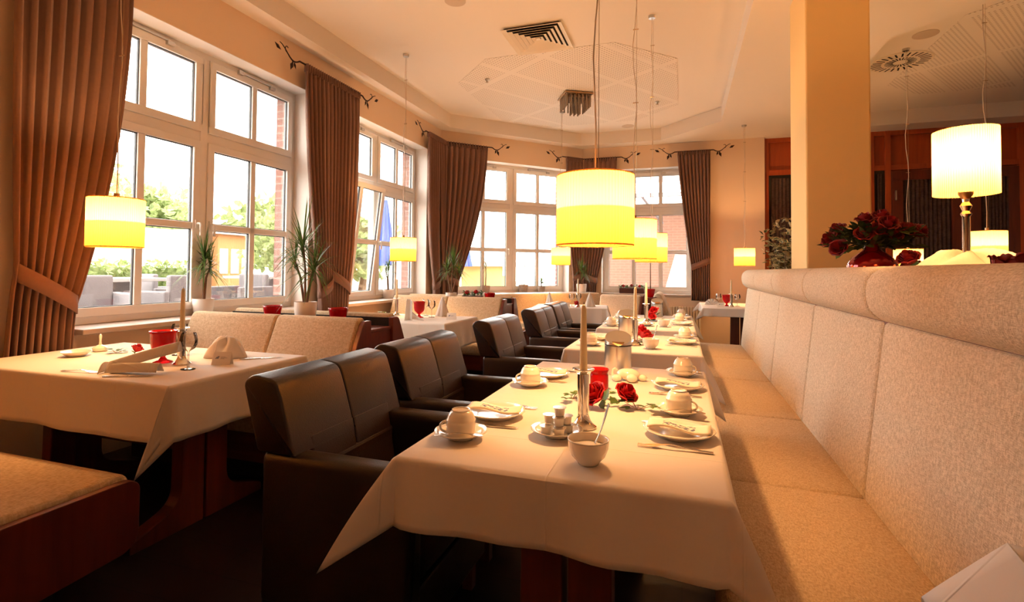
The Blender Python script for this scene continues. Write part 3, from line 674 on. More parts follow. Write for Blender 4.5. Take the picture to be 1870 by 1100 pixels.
# ------------------------------------------------------------------ tables and tablecloths
def table(name_label, x0, x1, y0, y1, feet, axis, group, loc=None, rot=0):
    """feet: positions along the long side; axis: direction in which the feet spread"""
    cx, cy = (x0+x1)/2, (y0+y1)/2; t = thing('dining_table', name_label, 'table', (cx, cy, 0), rot, group)
    a, b = (x1-x0)/2, (y1-y0)/2
    MB().box(-a+.01, a-.01, -b+.01, b-.01, .715, .742).build('table_top', M_woodx, t, bevel=.004)
    for f in feet:
        h = min((b if axis == 'y' else a)-.04, .36); p = []
        for s in (1, -1):
            q = rpoly([(s*.007, 0), (s*h, 0), (s*h, .045), (s*.128, .125), (s*.122, .68), (s*.20, .715), (s*.007, .715)], [0, .01, .02, .075, .04, .0, 0], 6)
            MB().prism(q, f-.035, f+.035, 'x' if axis == 'y' else 'y').build('pedestal_leg', M_wood, t, bevel=.005)
    return t
def tablecloth(label, x0, x1, y0, y1, drop, tips, rot=0, group=None, mat=None, seed=0, parent=None):
    """tips: for the corners (-,-) (+,-) (+,+) (-,+): displacement of the cloth corner from the table corner"""
    a, b = (x1-x0)/2+.004, (y1-y0)/2+.004; rnd = random.Random(seed); zt = .748
    o_v = []; ph = [rnd.uniform(0, 6.28) for _ in range(6)]
    cor = [(-a, -b, (-1, 0), (0, -1)), (a, -b, (0, -1), (1, 0)), (a, b, (1, 0), (0, 1)), (-a, b, (0, 1), (-1, 0))]
    ring = []   # (edge point, drop vector)
    KS, KF = 22, 10
    for i in range(4):
        x, y, n0, n1 = cor[i]; tip = Vector(tips[i]); fl = .05
        V0 = Vector((n0[0]*fl*drop*1.5, n0[1]*fl*drop*1.5, -drop)); V1 = Vector((n1[0]*fl*drop*1.5, n1[1]*fl*drop*1.5, -drop))
        for k in range(KF*2+1):
            s = k/(KF*2)
            if s < .5: e = s*2; V = V0.lerp(tip, e)
            else: e = 2-2*s; V = V1.lerp(tip, e)
            r = .012; ang = math.atan2(n0[1], n0[0]) + s*PI/2
            ring.append((Vector((x-r*(1 if x > 0 else -1)+r*math.cos(ang), y-r*(1 if y > 0 else -1)+r*math.sin(ang), zt)), V, Vector((math.cos(ang), math.sin(ang), 0)), math.sin(PI*s)))
        nx, ny = cor[(i+1) % 4][0], cor[(i+1) % 4][1]; p0 = Vector((x, y, zt)); p1 = Vector((nx, ny, zt)); n = Vector((*n1, 0))
        for k in range(1, KS):
            s = k/KS; wv = .012*math.sin(s*9+ph[i])*math.sin(PI*s) + .006*math.sin(s*23+ph[i+1])
            pull = max(0, 1-s*5)**1.5 + max(0, 1-(1-s)*5)**1.5
            ring.append((p0.lerp(p1, s), Vector((n.x*(drop*.075+wv+pull*.012), n.y*(drop*.075+wv+pull*.012), -drop)), n, 0))
    n_ = len(ring); rows = []
    cl = lambda q, l: max(-l, min(l, q))
    rows.append([Vector((cl(p.x, a-.05), cl(p.y, b-.05), zt)) for p, V, nn, s in ring])
    for (ins, dz) in ((.012, 0), (.004, -.0012)): rows.append([Vector((cl(p.x, a-ins), cl(p.y, b-ins), zt+dz)) for p, V, nn, s in ring])
    for f in (.03, .07, .14, .24, .36, .5, .64, .78, .9, 1.0):
        rows.append([p + V*f + nn*(.004 + .010*s*math.sin(PI*f)) - Vector((0, 0, .002)) for p, V, nn, s in ring])
    verts = [v for r in rows for v in r]
    faces = [(j*n_+i, j*n_+(i+1) % n_, (j+1)*n_+(i+1) % n_, (j+1)*n_+i) for j in range(len(rows)-1) for i in range(n_)]
    m = MB().add(verts, faces)
    g_ = 12; xs = sorted({round(v.x, 6) for v in rows[0]}); ys = sorted({round(v.y, 6) for v in rows[0]})
    m.add([(x_, y_, zt) for y_ in ys for x_ in xs], [(j*len(xs)+i, j*len(xs)+i+1, (j+1)*len(xs)+i+1, (j+1)*len(xs)+i) for j in range(len(ys)-1) for i in range(len(xs)-1)])
    o = m.build('tablecloth', mat or M_cloth, None, smooth=True, auto=.9, solid=.0016, loc=((x0+x1)/2, (y0+y1)/2, 0), rotz=rot)
    tag(o, label, 'tablecloth', group); return o
GT, GC = 'dining tables', 'cream tablecloths'
T1 = (-.70, .10, 1.18, 2.66); T2 = (-.69, .11, 3.15, 4.03); T3 = (-.68, .10, 4.38, 5.85); TL = (-3.38, -1.975, 1.56, 2.36); TM = (-3.35, -2.0, 4.17, 4.92); TO = (.27, 1.30, 7.36, 8.70)
table('long dining table in the foreground beside the cream bench', *T1, [-.5, .45], 'x', GT)
table('short dining table second in the row along the cream bench', *T2, [0], 'x', GT)
table('dining table third and last in the row along the cream bench', *T3, [-.45, .45], 'x', GT)
table('dining table at the nearest window with splayed wooden pedestals', *TL, [.42, -.5], 'y', GT)
table('dining table at the second window', *TM, [.40, -.45], 'y', GT)
table('dining table standing in the bay', -1.92, -.95, 6.60, 7.26, [0], 'y', GT, rot=.14)
table('dining table at the far right beside the radiator', *TO, [0], 'x', GT)
c45 = lambda d, o=.10: [(-o, -o, -d), (o, -o, -d), (o, o, -d), (-o, o, -d)]
tablecloth('cream tablecloth with flared near-left corner on the long foreground table', *T1, .165, [(-.125, -.135, -.245), (.10, -.02, -.245), (.10, .04, -.24), (-.10, .05, -.24)], group=GC, seed=1)
tablecloth('cream tablecloth on the short table second in the row', *T2, .19, [(-.04, -.04, -.26), (.12, -.05, -.255), (.05, .05, -.24), (-.05, .05, -.27)], group=GC, seed=2)
tablecloth('cream tablecloth on the last table in the row', *T3, .17, [(-.05, -.04, -.24), (.05, -.03, -.25), (.12, .02, -.245), (-.05, .05, -.25)], group=GC, seed=3)
tablecloth('cream tablecloth with hanging folded point on the nearest window table', *TL, .225, [(-.05, -.05, -.28), (-.085, -.07, -.365), (.03, .02, -.27), (-.03, .02, -.27)], group=GC, seed=4)
tablecloth('cream tablecloth on the second window table', *TM, .25, [(-.05, -.05, -.33), (.04, -.035, -.36), (.05, .05, -.33), (-.05, .05, -.33)], group=GC, seed=5)
tablecloth('cream tablecloth on the bay table', -1.92, -.95, 6.60, 7.26, .20, c45(.27, .08), rot=.14, group=GC, seed=6)
tablecloth('pale tablecloth with flared left corner on the far right table', *TO, .11, [(-.10, -.02, -.17), (.08, -.06, -.17), (.07, .07, -.17), (-.11, .06, -.16)], group=GC, seed=7)

# ------------------------------------------------------------------ leather armchairs
def armchair():
    t = thing('armchair', '', 'armchair', (0, 0, 0)); W = .315; ar = .085
    # x forward (towards the table), y across; origin on the floor under the back edge of the seat block
    back = rpoly([(.120, .652), (-.022, .652), (-.085, .865), (-.05, .893), (.045, .880), (.075, .80)], [.002, .02, .03, .03, .03, .12], 4)
    low = rpoly([(.165, .40), (.02, .40), (.0, .69), (.1125, .69)], [.02, .01, .01, .002], 3)
    for s in (-1, 1):
        MB().cushion([(p, q) for p, q in back], *((.0005, W) if s > 0 else (-W, -.0005)), .010, axis='y').build('back_cushion', M_leather, t, smooth=True, auto=1.2)
        MB().cushion(low, *((.0005, W-ar-.001) if s > 0 else (-W+ar+.001, -.0005)), .010, axis='y').build('back_cushion_lower', M_leather, t, smooth=True, auto=1.2)
        arm = rpoly([(s*(W-ar), .20), (s*W, .20), (s*W, .655), (s*(W-ar), .655)], [0, .01, .028, .028], 5)
        m = MB().cushion(arm if s > 0 else arm, -.005, .518, .02, axis='x'); m.build('armrest', M_leather, t, smooth=True, auto=1.2)
    MB().box(.0, .135, -W+.004, W-.004, .12, .60).build('back_frame', M_leather, t, bevel=.012)
    MB().cushion(rpoly([(.15, .30), (.515, .30), (.515, .46), (.15, .46)], [.01, .03, .04, .02], 4), -W+ar+.003, W-ar-.003, .02).build('seat_cushion', M_leather, t, smooth=True, auto=1.2)
    MB().box(.136, .51, -W+.006, W-.006, .12, .29).build('seat_frame', M_leather, t, bevel=.008)
    for x in (.05, .46):
        for y in (-W+.05, W-.05): MB().box(x-.02, x+.02, y-.02, y+.02, 0, .12).build('leg', M_wood, t)
    return t
ch = armchair(); spots = [(-1.245, 1.615, 'dark leather armchair nearest the camera, at the foreground table'), (-1.25, 2.345, 'dark leather armchair second from the camera, at the far half of the foreground table'),
    (-1.255, 3.52, 'dark leather armchair drawn up to the short middle table'), (-1.26, 4.63, 'dark leather armchair at the near half of the last table in the row'), (-1.27, 5.36, 'farthest dark leather armchair in the row')]
GA = 'dark leather armchairs along the tables'
for i, (x, y, lb) in enumerate(spots):
    if i == 0: ch.location = (x, y, 0); ch['label'] = lb; ch['group'] = GA
    else: dup(ch, (x, y, 0), 0, lb, GA)

# ------------------------------------------------------------------ pendant lamps
def pendant(x, y, zb, label, hook=None, power=1.0, ztop=CEIL, cordbow=.015, top_shift=(0, 0), r=.14, h=.258, group='pendant lamps with pleated yellow shades'):
    t = thing('pendant_lamp', label, 'pendant lamp', (x, y, zb), 0, group)
    npl = 72; V = []; prof = [(r, 0), (r, h*.5), (r, h)]
    n = npl*4
    m = MB()
    for z in (0, h*.25, h*.5, h*.75, h):
        for i in range(n): 
            a = 2*PI*i/n; rr = r + .0034*math.cos(a*npl); V.append((rr*math.cos(a), rr*math.sin(a), z))
    m.add(V, [(j*n+i, j*n+(i+1) % n, (j+1)*n+(i+1) % n, (j+1)*n+i) for j in range(4) for i in range(n)])
    m.build('lamp_shade', M_shade, t, smooth=True, auto=0)
    for z in (0, h):
        MB().tube([( (r+.001)*math.cos(2*PI*k/60), (r+.001)*math.sin(2*PI*k/60), z) for k in range(61)], .0028, 5, caps=False).build('rim', M_shade, t, smooth=True)
    MB().lathe([(r-.012, .01), (r-.012, h*.52)], 60).build('shade_liner', M_liner, t, smooth=True)
    m = MB().tube([(0, 0, h-.02), (0, 0, h+.03)], .014, 12)
    for k in range(3): a = 2*PI*k/3; m.tube([(0, 0, h-.004), ((r-.002)*math.cos(a), (r-.002)*math.sin(a), h-.004)], .0022, 5)
    m.build('socket', M_bronze, t, smooth=True)
    H = ztop-zb; sx, sy = top_shift; rnd = random.Random(int(x*100+y*10))
    m = MB().tube([(sx*k/14 + (cordbow*math.sin(k*1.3+1)*math.sin(PI*k/14)), sy*k/14, h+.02+(H-h-.045)*k/14) for k in range(15)], .0032, 6); m.build('cord', M_steel if False else M_cordm, t, smooth=True)
    m = MB().tube([(.012+sx*k/8, sy*k/8, h+.02+(H-h-.045)*k/8) for k in range(9)], .0012, 5); m.build('suspension_wire', M_bronze, t)
    for f in (.38, .62, .86): MB().tube([(sx*f-.012, sy*f, h+(H-h)*f), (sx*f+.024, sy*f, h+(H-h)*f)], .0035, 6).build('cord_clip', M_bronze, t, smooth=True)
    MB().lathe([(0, H-.028), (.030, H-.026), (.034, H-.004), (.034, H), (0, H)], 20, c=(sx, sy, 0)).build('ceiling_rose', M_steel, t, smooth=True)
    l = bpy.data.lights.new('pendant_bulb', 'POINT'); l.energy = LAMP_W*power; l.color = LAMP_C; l.shadow_soft_size = .03
    lo = bpy.data.objects.new('pendant_bulb', l); COL.objects.link(lo); lo.parent = t; lo.location = (0, 0, h*.54)
    return t
M_cordm = plain('cord_plastic', (.70, .58, .46), .3)
PL = [(-.308, 1.92, 1.326, 'large pendant lamp with pleated yellow shade over the foreground table', (0, 0), CEIL), (-.299, 3.50, 1.312, 'pendant lamp over the short middle table, just behind the largest shade', (0, .0), CEIL),
      (-.267, 4.86, 1.314, 'pendant lamp over the last table in the row', (0, .1), CEIL), (.885, 8.35, 1.325, 'small pendant lamp over the far right table', (0, 0), SOF),
      (-2.943, 5.055, 1.32, 'pendant lamp over the second window table', (0, 0), CEIL), (-2.88, 1.95, 1.335, 'pendant lamp in front of the nearest curtain, over the nearest window table', (0, 0), CEIL),
      (-1.73, 7.58, 1.315, 'small pendant lamp over the bay table', (0, 0), CEIL), (2.42, 5.32, 1.33, 'pendant lamp behind the bench on the far right', (0, 0), CEIL), (2.28, 6.5, 1.23, 'pendant lamp half hidden behind the table lamp pole', (0, 0), CEIL),
      (-3.0, .05, 1.33, 'pendant lamp over the booth beside the camera, out of frame on the left', (0, 0), SOF), (2.15, 3.10, 1.33, 'pendant lamp over the room behind the bench, out of frame on the right', (0, 0), SOF)]
for (x, y, z, lb, ts, zt) in PL: pendant(x, y, z, lb, top_shift=ts, ztop=zt, r=.125 if (x < -2.8 and y < 3) or x > 2 else .14, power=1.25 if 'out of frame' in lb else 1)
def table_lamp():
    t = thing('table_lamp', 'tall table lamp with pleated yellow shade on silver column behind the bench', 'table lamp', (.90, 2.10, 1.195)); r, h, z0 = .084, .215, .300
    n = 75*4; V = []; m = MB()
    for z in (0, h/2, h):
        for i in range(n): a = 2*PI*i/n; rr = r+.003*math.cos(a*75); V.append((rr*math.cos(a), rr*math.sin(a), z0+z))
    m.add(V, [(j*n+i, j*n+(i+1) % n, (j+1)*n+(i+1) % n, (j+1)*n+i) for j in range(2) for i in range(n)]); m.build('lamp_shade', M_shade, t, smooth=True, auto=0)
    MB().lathe([(0, 0), (.055, 0), (.058, .008), (.03, .016), (.014, .03), (.018, .04), (.011, .05), (.011, .225), (.016, .235), (.010, .245), (.017, .262), (.009, .275), (.010, .29)], 24).build('column', M_silver, t, smooth=True)
    MB().lathe([(.010, .285), (.020, .30), (.022, .335), (.016, .34), (0, .34)], 20).build('socket', M_bronze, t, smooth=True)
    l = bpy.data.lights.new('table_lamp_bulb', 'POINT'); l.energy = LAMP_W*.9; l.color = LAMP_C; l.shadow_soft_size = .03
    lo = bpy.data.objects.new('table_lamp_bulb', l); COL.objects.link(lo); lo.parent = t; lo.location = (0, 0, z0+h*.58)
table_lamp()

# ------------------------------------------------------------------ tableware
ZT = .7495
def flat(outline, thick, fn=None):
    """thin plate from an outline in x,y; fn(x,y)->z gives the bend"""
    fn = fn or (lambda x, y: 0); n = len(outline); m = MB()
    m.add([(x, y, fn(x, y)) for x, y in outline]+[(x, y, fn(x, y)+thick) for x, y in outline], [tuple(range(n-1, -1, -1)), tuple(range(n, 2*n))]+[(i, (i+1) % n, n+(i+1) % n, n+i) for i in range(n)]); return m
def strip(prof, thick, zf):
    """prof: list (x, halfwidth)"""
    m = MB(); n = len(prof); V = []
    for (x, h) in prof:
        z = zf(x); V += [(x, -h, z), (x, h, z), (x, h, z+thick), (x, -h, z+thick)]
    m.add(V, [(4*i+k, 4*i+(k+1) % 4, 4*i+4+(k+1) % 4, 4*i+4+k) for i in range(n-1) for k in range(4)]+[(0, 1, 2, 3), (4*n-1, 4*n-2, 4*n-3, 4*n-4)]); return m
def fork_(loc, rz, label, group):   # tines towards +x
    t = thing('fork', label, 'fork', loc, rz)
    zf = lambda x: .0015+.010*max(0, math.sin((x+.095)/.19*PI*1.05))**2*(1 if x > -.02 else .5)
    m = strip([(-.097, .0065), (-.07, .0068), (-.03, .0042), (.01, .003), (.035, .0035), (.045, .009), (.060, .0115)], .002, zf)
    for y in (-.0093, -.0031, .0031, .0093):
        q = strip([(.059, .0018), (.075, .0017), (.098, .0010)], .002, zf); q.v = [(a, b+y, c) for a, b, c in q.v]; m.add(q.v, q.f)
    m.build('fork_body', M_cutlery, t, smooth=True); return t
def knife_(loc, rz, label, group):
    t = thing('knife', label, 'knife', loc, rz)
    strip([(-.10, .007), (-.06, .0075), (-.02, .0055), (.0, .0045)], .0045, lambda x: .0005).build('handle', M_cutlery, t, smooth=True)
    strip([(.0, .0045), (.015, .009), (.06, .0095), (.09, .008), (.105, .001)], .0012, lambda x: .002).build('blade', M_silver, t, smooth=True); return t
def spoon_(loc, rz, label, group):
    t = thing('teaspoon', label, 'spoon', loc, rz)
    strip([(-.065, .0045), (-.04, .004), (.0, .002), (.03, .0022), (.036, .006), (.048, .0105), (.060, .010), (.068, .003)], .0016, lambda x: .004+.004*math.cos(x*40)).build('spoon_body', M_cutlery, t, smooth=True); return t
def saucer_(loc, rz, label, group):
    t = MB().lathe([(0, .004), (.028, .004), (.030, 0), (.036, 0), (.040, .006), (.060, .013), (.074, .021), (.076, .022), (.075, .024), (.058, .0175), (.036, .010), (.026, .0095), (0, .0095)], 44, wob=.012, k=8).build('saucer', M_china, None, smooth=True, auto=0, loc=loc, rotz=rz)
    return tag(t, label, 'saucer')
def plate_(loc, rz, label, group):
    t = MB().lathe([(0, .004), (.055, .004), (.058, 0), (.064, 0), (.068, .006), (.085, .012), (.099, .019), (.101, .0205), (.100, .0225), (.084, .017), (.066, .011), (.05, .0085), (0, .0085)], 56, wob=.010, k=8).build('plate', M_china, None, smooth=True, auto=0, loc=loc, rotz=rz)
    return tag(t, label, 'plate')
def cup_(loc, rz, label, group):    # standing upside down on its saucer
    t = thing('coffee_cup', label, 'cup', loc, rz)
    MB().lathe([(.038, .002), (.0405, 0), (.042, .002), (.042, .030), (.041, .038), (.0425, .040), (.0425, .043), (.040, .045), (.037, .055), (.031, .064), (.026, .067), (.026, .071), (.0225, .0715), (.022, .068), (0, .067)], 40).build('bowl', M_china, t, smooth=True, auto=.9)
    MB().tube([(.040+.019*math.sin(a), 0, .022+.015*math.cos(a)) for a in [k*PI/10 for k in range(11)]], [.004, .0038, .0036, .0034, .0034, .0034, .0034, .0034, .0036, .0038, .004], 8).build('handle', M_china, t, smooth=True)
    return t
def napkin_(loc, rz, label, group):
    t = MB().grid(lambda u, v: ((u-.5)*.175, (v-.5)*.07+(.004*math.sin(u*5)), .004+.007*math.sin(u*PI)**2*0+.006*math.sin(u*6+v)), 14, 6).build('folded_napkin', M_print, None, smooth=True, auto=0, solid=.005, loc=loc, rotz=rz)
    return tag(t, label, 'napkin')
K_fork, K_knife, K_spoon, K_saucer, K_plate, K_cup, K_nap = [Kind(f) for f in (fork_, knife_, spoon_, saucer_, plate_, cup_, napkin_)]
def setting(px, py, cx_, cy_, side, where, small=False, fork=True):
    """side -1: guest sits at -x (armchair side), +1: on the bench side"""
    rz = 0 if side < 0 else PI; dr = -side          # direction from the guest to the table centre in x
    K_plate((px, py, ZT), 0, 'white plate with folded napkin, '+where, 'white plates'); K_nap((px, py, ZT+.022), -.06 if side > 0 else .12, 'folded cream napkin with blue-grey print, '+where, 'printed napkins on the plates')
    yf = .128*dr; 
    if fork: K_fork((px+.01*dr, py+yf, ZT), rz+(-.02), 'steel fork beside the plate, '+where, 'forks at the place settings')
    K_knife((px+.01*dr, py-yf*.86, ZT), rz+.05, 'steel knife beside the plate, '+where, 'knives at the place settings')
    K_saucer((cx_, cy_, ZT), 0, 'white saucer under the upturned cup, '+where, 'saucers under cups')
    K_cup((cx_, cy_, ZT+.011), PI+.35 if side < 0 else -.2, 'white coffee cup upside down on its saucer, '+where, 'upturned coffee cups')
    K_spoon((cx_+.015, cy_-.052, ZT+.022), .35 if side < 0 else .05, 'teaspoon lying on the saucer, '+where, 'teaspoons on the saucers')
setting(-.585, 1.605, -.60, 1.365, -1, 'armchair side, near end of foreground table')
setting(-.58, 2.285, -.60, 2.075, -1, 'armchair side, far end of foreground table')
setting(-.008, 1.60, -.010, 1.835, 1, 'bench side, near end of foreground table')
setting(-.015, 2.235, .005, 2.52, 1, 'bench side, far end of foreground table')
setting(-.575, 3.62, -.56, 3.33, -1, 'armchair side of short middle table')
setting(.005, 3.63, .02, 3.90, 1, 'bench side of short middle table')
setting(-.575, 4.80, -.585, 4.56, -1, 'armchair side, nearer place of last table')
setting(-.575, 5.56, -.58, 5.33, -1, 'armchair side, farther place of last table')
setting(-.005, 4.90, -.02, 5.20, 1, 'bench side, nearer place of last table')
setting(.0, 5.53, -.005, 5.76, 1, 'bench side, farther place of last table')

def candlestick_(loc, rz, label, group):
    t = thing('candlestick', label, 'candlestick', loc, rz)
    MB().lathe([(0, 0), (.040, 0), (.041, .004), (.030, .012), (.023, .022), (.018, .036), (.0175, .045), (.0185, .155), (.0185, .163), (.012, .165), (0, .165)], 32).build('column', M_silver, t, smooth=True, auto=.7)
    MB().lathe([(.010, .164), (.014, .170), (.031, .1745), (.034, .178), (.0335, .180), (.013, .176), (.010, .178)], 32).build('drip_pan', M_silver, t, smooth=True)
    return t
def candle_(loc, rz, label, group):
    t = thing('candle', label, 'candle', loc, rz)
    MB().lathe([(0, 0), (.0125, 0), (.0125, .01), (.0085, .195), (.005, .208), (0, .211)], 18).build('wax', M_candle, t, smooth=True)
    MB().tube([(0, 0, .209), (.001, 0, .218)], .0010, 5).build('wick', M_dark, t); return t
K_stick, K_candle = Kind(candlestick_), Kind(candle_)
def candle_set(x, y, where):
    K_stick((x, y, ZT), 0, 'polished silver candlestick '+where, 'silver candlesticks'); K_candle((x, y, ZT+.166), 0, 'tall unlit cream candle in the candlestick '+where, 'cream taper candles')
candle_set(-.288, 1.585, 'at the middle of the foreground table'); candle_set(-.289, 3.455, 'on the short middle table'); candle_set(-.315, 4.95, 'on the last table in the row')
candle_set(-2.362, 1.93, 'on the nearest window table'); candle_set(-2.815, 4.72, 'on the second window table'); candle_set(-1.294, 6.70, 'on the bay table'); candle_set(.648, 7.72, 'on the far right table')

def can_(loc, rz, label, group):
    t = thing('table_bin', label, 'table bin', loc, rz)
    MB().lathe([(0, 0), (.060, 0), (.062, .004), (.062, .132), (.060, .134), (0, .134)], 40).build('body', M_steel, t, smooth=True, auto=.6)
    V = []; n = 40; m = MB()
    for k in range(n): a = 2*PI*k/n; V.append((.0625*math.cos(a), .0625*math.sin(a), .136))
    for k in range(n): a = 2*PI*k/n; V.append((.0605*math.cos(a), .0605*math.sin(a), .168+.026*math.sin(a)))
    for k in range(n): a = 2*PI*k/n; V.append((.056*math.cos(a), .056*math.sin(a), .165+.026*math.sin(a)*.93))
    m.add(V, [(j*n+k, j*n+(k+1) % n, (j+1)*n+(k+1) % n, (j+1)*n+k) for j in range(2) for k in range(n)]+[tuple(range(2*n, 3*n))]); m.build('slanted_lid', M_steel, t, smooth=True, auto=.5)
    m = MB(); pts = [(-.028, -.0638, .176-.02)]; ring = [(.028*math.cos(a), -.0640+.004*abs(math.cos(a))*1.6, .155+.018*math.sin(a)) for a in [PI+k*PI/12 for k in range(13)]]
    m.add(ring, [tuple(range(13))]); m.build('finger_notch', M_bronze, t, solid=.001)  # brass colour paints in a yellow reflection on the steel notch
    m = MB().lathe([(.0626, .134), (.0632, .136), (.0626, .138)], 40); m.build('seam_ring', M_dark, t); return t
K_can = Kind(can_); GB = 'brushed steel table bins'
K_can((-.285, 2.47, ZT), .12, 'brushed steel table bin with slanted lid on the foreground table', GB); K_can((-.39, 3.93, ZT), .12, 'brushed steel table bin at the far edge of the short middle table', GB); K_can((-.25, 5.72, ZT), .12, 'brushed steel table bin on the last table in the row', GB)
def sugar_(loc, rz, label, group):
    t = thing('sugar_bowl', label, 'bowl', loc, rz)
    MB().lathe([(0, .004), (.022, .003), (.024, 0), (.026, 0), (.028, .005), (.042, .020), (.050, .040), (.0515, .058), (.0525, .061), (.050, .062), (.048, .058), (.046, .040), (.036, .020), (.0, .014)], 44).build('bowl', M_china, t, smooth=True, auto=0)
    MB().lathe([(0, .050), (.02, .048), (.036, .043), (.0475, .041)], 28).build('sugar', M_sugar, t, smooth=True); return t
K_sugar = Kind(sugar_); GS = 'white sugar bowls'
K_sugar((-.222, 1.295, ZT), 0, 'white sugar bowl with spoon, front centre of the foreground table', GS); K_sugar((-.185, 3.33, ZT), 0, 'white sugar bowl on the short middle table', GS); K_sugar((-.15, 4.68, ZT), 0, 'white sugar bowl on the last table in the row', GS)
def tilted_spoon(loc, label):
    t = thing('teaspoon', label, 'spoon', loc, 0, 'spoons standing in sugar bowls'); m = strip([(-.065, .0045), (-.04, .005), (.0, .0022), (.03, .002), (.045, .008), (.060, .008), (.066, .002)], .0016, lambda x: .003*math.cos(x*40))
    m.xf(Matrix.Rotation(.5, 4, 'Z') @ Matrix.Rotation(math.radians(112), 4, 'Y')).build('spoon_body', M_cutlery, t, smooth=True)
tilted_spoon((-.195, 1.31, ZT+.085), 'teaspoon standing in the front sugar bowl'); tilted_spoon((-.165, 3.34, ZT+.085), 'teaspoon standing in the sugar bowl of the middle table')
# creamer pods on a saucer
def pod_(loc, rz, label, group):
    t = thing('creamer_pod', label, 'creamer', loc, rz)
    MB().lathe([(0, 0), (.0125, 0), (.0135, .002), (.0155, .022), (.019, .0225), (.019, .0235), (.0, .0235)], 20).build('cup', M_white, t, smooth=True, auto=.7)
    MB().lathe([(0, .0242), (.019, .0238), (.0192, .0234)], 20).build('foil_lid', M_foil, t, smooth=True); return t
K_pod = Kind(pod_); cr = Vector((-.345, 1.475, 0))
K_saucer((cr.x, cr.y, ZT), 0, 'white saucer carrying the stack of creamer pods', 'saucers under cups')
for dx, dy, l, nm in ((-.026, -.024, 0, 'bottom layer front left'), (.014, -.030, 0, 'bottom layer front right'), (.030, .010, 0, 'bottom layer right'), (-.012, .020, 0, 'bottom layer rear'), (-.012, -.004, 1, 'middle layer left'), (.010, -.016+.0, 1.0001, 'middle layer front'), (.026, .012, 1, 'middle layer right'), (.008, .0, 2, 'topmost')):
    if nm == 'middle layer left': dx, dy = -.024, .006
    K_pod((cr.x+dx, cr.y+dy, ZT+.0105+.0247*int(l)), 0, 'white creamer pod in the stack on the saucer, '+nm, 'creamer pods')
K_saucer((-.39, 3.35, ZT), 0, 'white saucer with creamer pods on the short middle table', 'saucers under cups'); K_pod((-.40, 3.34, ZT+.0105), 0, 'left creamer pod on the saucer of the short middle table', 'creamer pods'); K_pod((-.36, 3.35, ZT+.0105), 0, 'right creamer pod on the saucer of the short middle table', 'creamer pods')
K_saucer((-.30, 4.70, ZT), 0, 'white saucer with creamer pods on the last table in the row', 'saucers under cups'); K_pod((-.315, 4.70, ZT+.0105), 0, 'left creamer pod on the saucer of the last table in the row', 'creamer pods'); K_pod((-.275, 4.70, ZT+.0105), 0, 'right creamer pod on the saucer of the last table in the row', 'creamer pods')
# red glass votive and goblets
def votive(loc, label):
    t = thing('votive_glass', label, 'candle glass', loc, 0)
    MB().lathe([(0, .004), (.030, 0), (.036, .004), (.037, .012), (.0365, .062), (.034, .066), (.0345, .070), (.040, .084), (.0385, .085), (.032, .070), (.0335, .010), (0, .008)], 40, wob=.012, k=16).build('glass', M_redglass, t, smooth=True, auto=0)
    MB().lathe([(0, .010), (.019, .010), (.019, .026), (0, .026)], 20).build('tealight', M_foil, t)
votive((-.318, 2.105, ZT), 'ruby red glass votive holder behind the silver candlestick on the foreground table')
def goblet_(loc, rz, label, group):
    t = thing('red_goblet', label, 'goblet', loc, rz)
    MB().lathe([(0, 0), (.042, 0), (.044, .004), (.020, .014), (.011, .026), (.012, .034), (.036, .052), (.050, .070), (.054, .095), (.056, .145), (.063, .158), (.061, .160), (.053, .146), (.050, .096), (.045, .074), (.0, .046)], 40).build('glass', M_redglass, t, smooth=True, auto=0); return t
K_gob = Kind(goblet_); GG = 'red glass goblets'
K_gob((-2.488, 1.93, ZT), 0, 'wide red glass goblet on the nearest window table', GG); K_gob((-2.487, 4.60, ZT), 0, 'red glass goblet on the second window table', GG); K_gob((.60, 7.86, ZT), 0, 'red glass goblet on the far right table', GG)
def bowl_(loc, rz, label, group):
    t = MB().lathe([(0, .004), (.042, 0), (.050, .004), (.056, .06), (.066, .115), (.069, .130), (.064, .130), (.053, .06), (.045, .010), (0, .010)], 36).build('red_glass_bowl', M_redglass, None, smooth=True, auto=0, loc=loc); return tag(t, label, 'candle bowl')
K_bowl = Kind(bowl_); GR = 'red glass candle bowls on the ledges'
K_bowl((-2.92, 3.12, .820), 0, 'red glass bowl on the wooden ledge, left of the white plant pot', GR); K_bowl((-2.335, 3.12, .820), 0, 'red glass bowl on the wooden ledge, right of the white plant pot', GR)
K_bowl((-2.24, 5.93, .820), 0, 'red glass bowl on the ledge behind the second window table', GR); K_bowl((-.455, 8.20, .830), 0, 'red glass bowl standing before the far window', GR)
def wine_(loc, rz, label, group):
    t = MB().lathe([(0, .001), (.030, .001), (.032, .003), (.006, .007), (.0035, .02), (.0035, .075), (.006, .085), (.028, .098), (.037, .118), (.038, .135), (.034, .158), (.030, .170)], 32).build('wine_glass', M_wine, None, smooth=True, auto=0, loc=loc); return tag(t, label, 'wine glass')
K_wine = Kind(wine_); GW = 'empty stemmed wine glasses'
for (x, y, lb) in ((-2.21, 1.84, 'nearest window table, right of the candlestick'), (-2.62, 2.12, 'nearest window table, behind the red goblet'), (-2.53, 4.82, 'second window table, behind the red goblet'), (-2.38, 4.66, 'second window table, right of the red goblet'),
    (-1.41, 6.86, 'bay table, left glass'), (-1.34, 6.98, 'bay table, right glass'), (.50, 7.95, 'far right table, left glass'), (.74, 7.86, 'far right table, right glass')):
    K_wine((x, y, ZT), 0, 'empty clear wine glass, '+lb, GW)
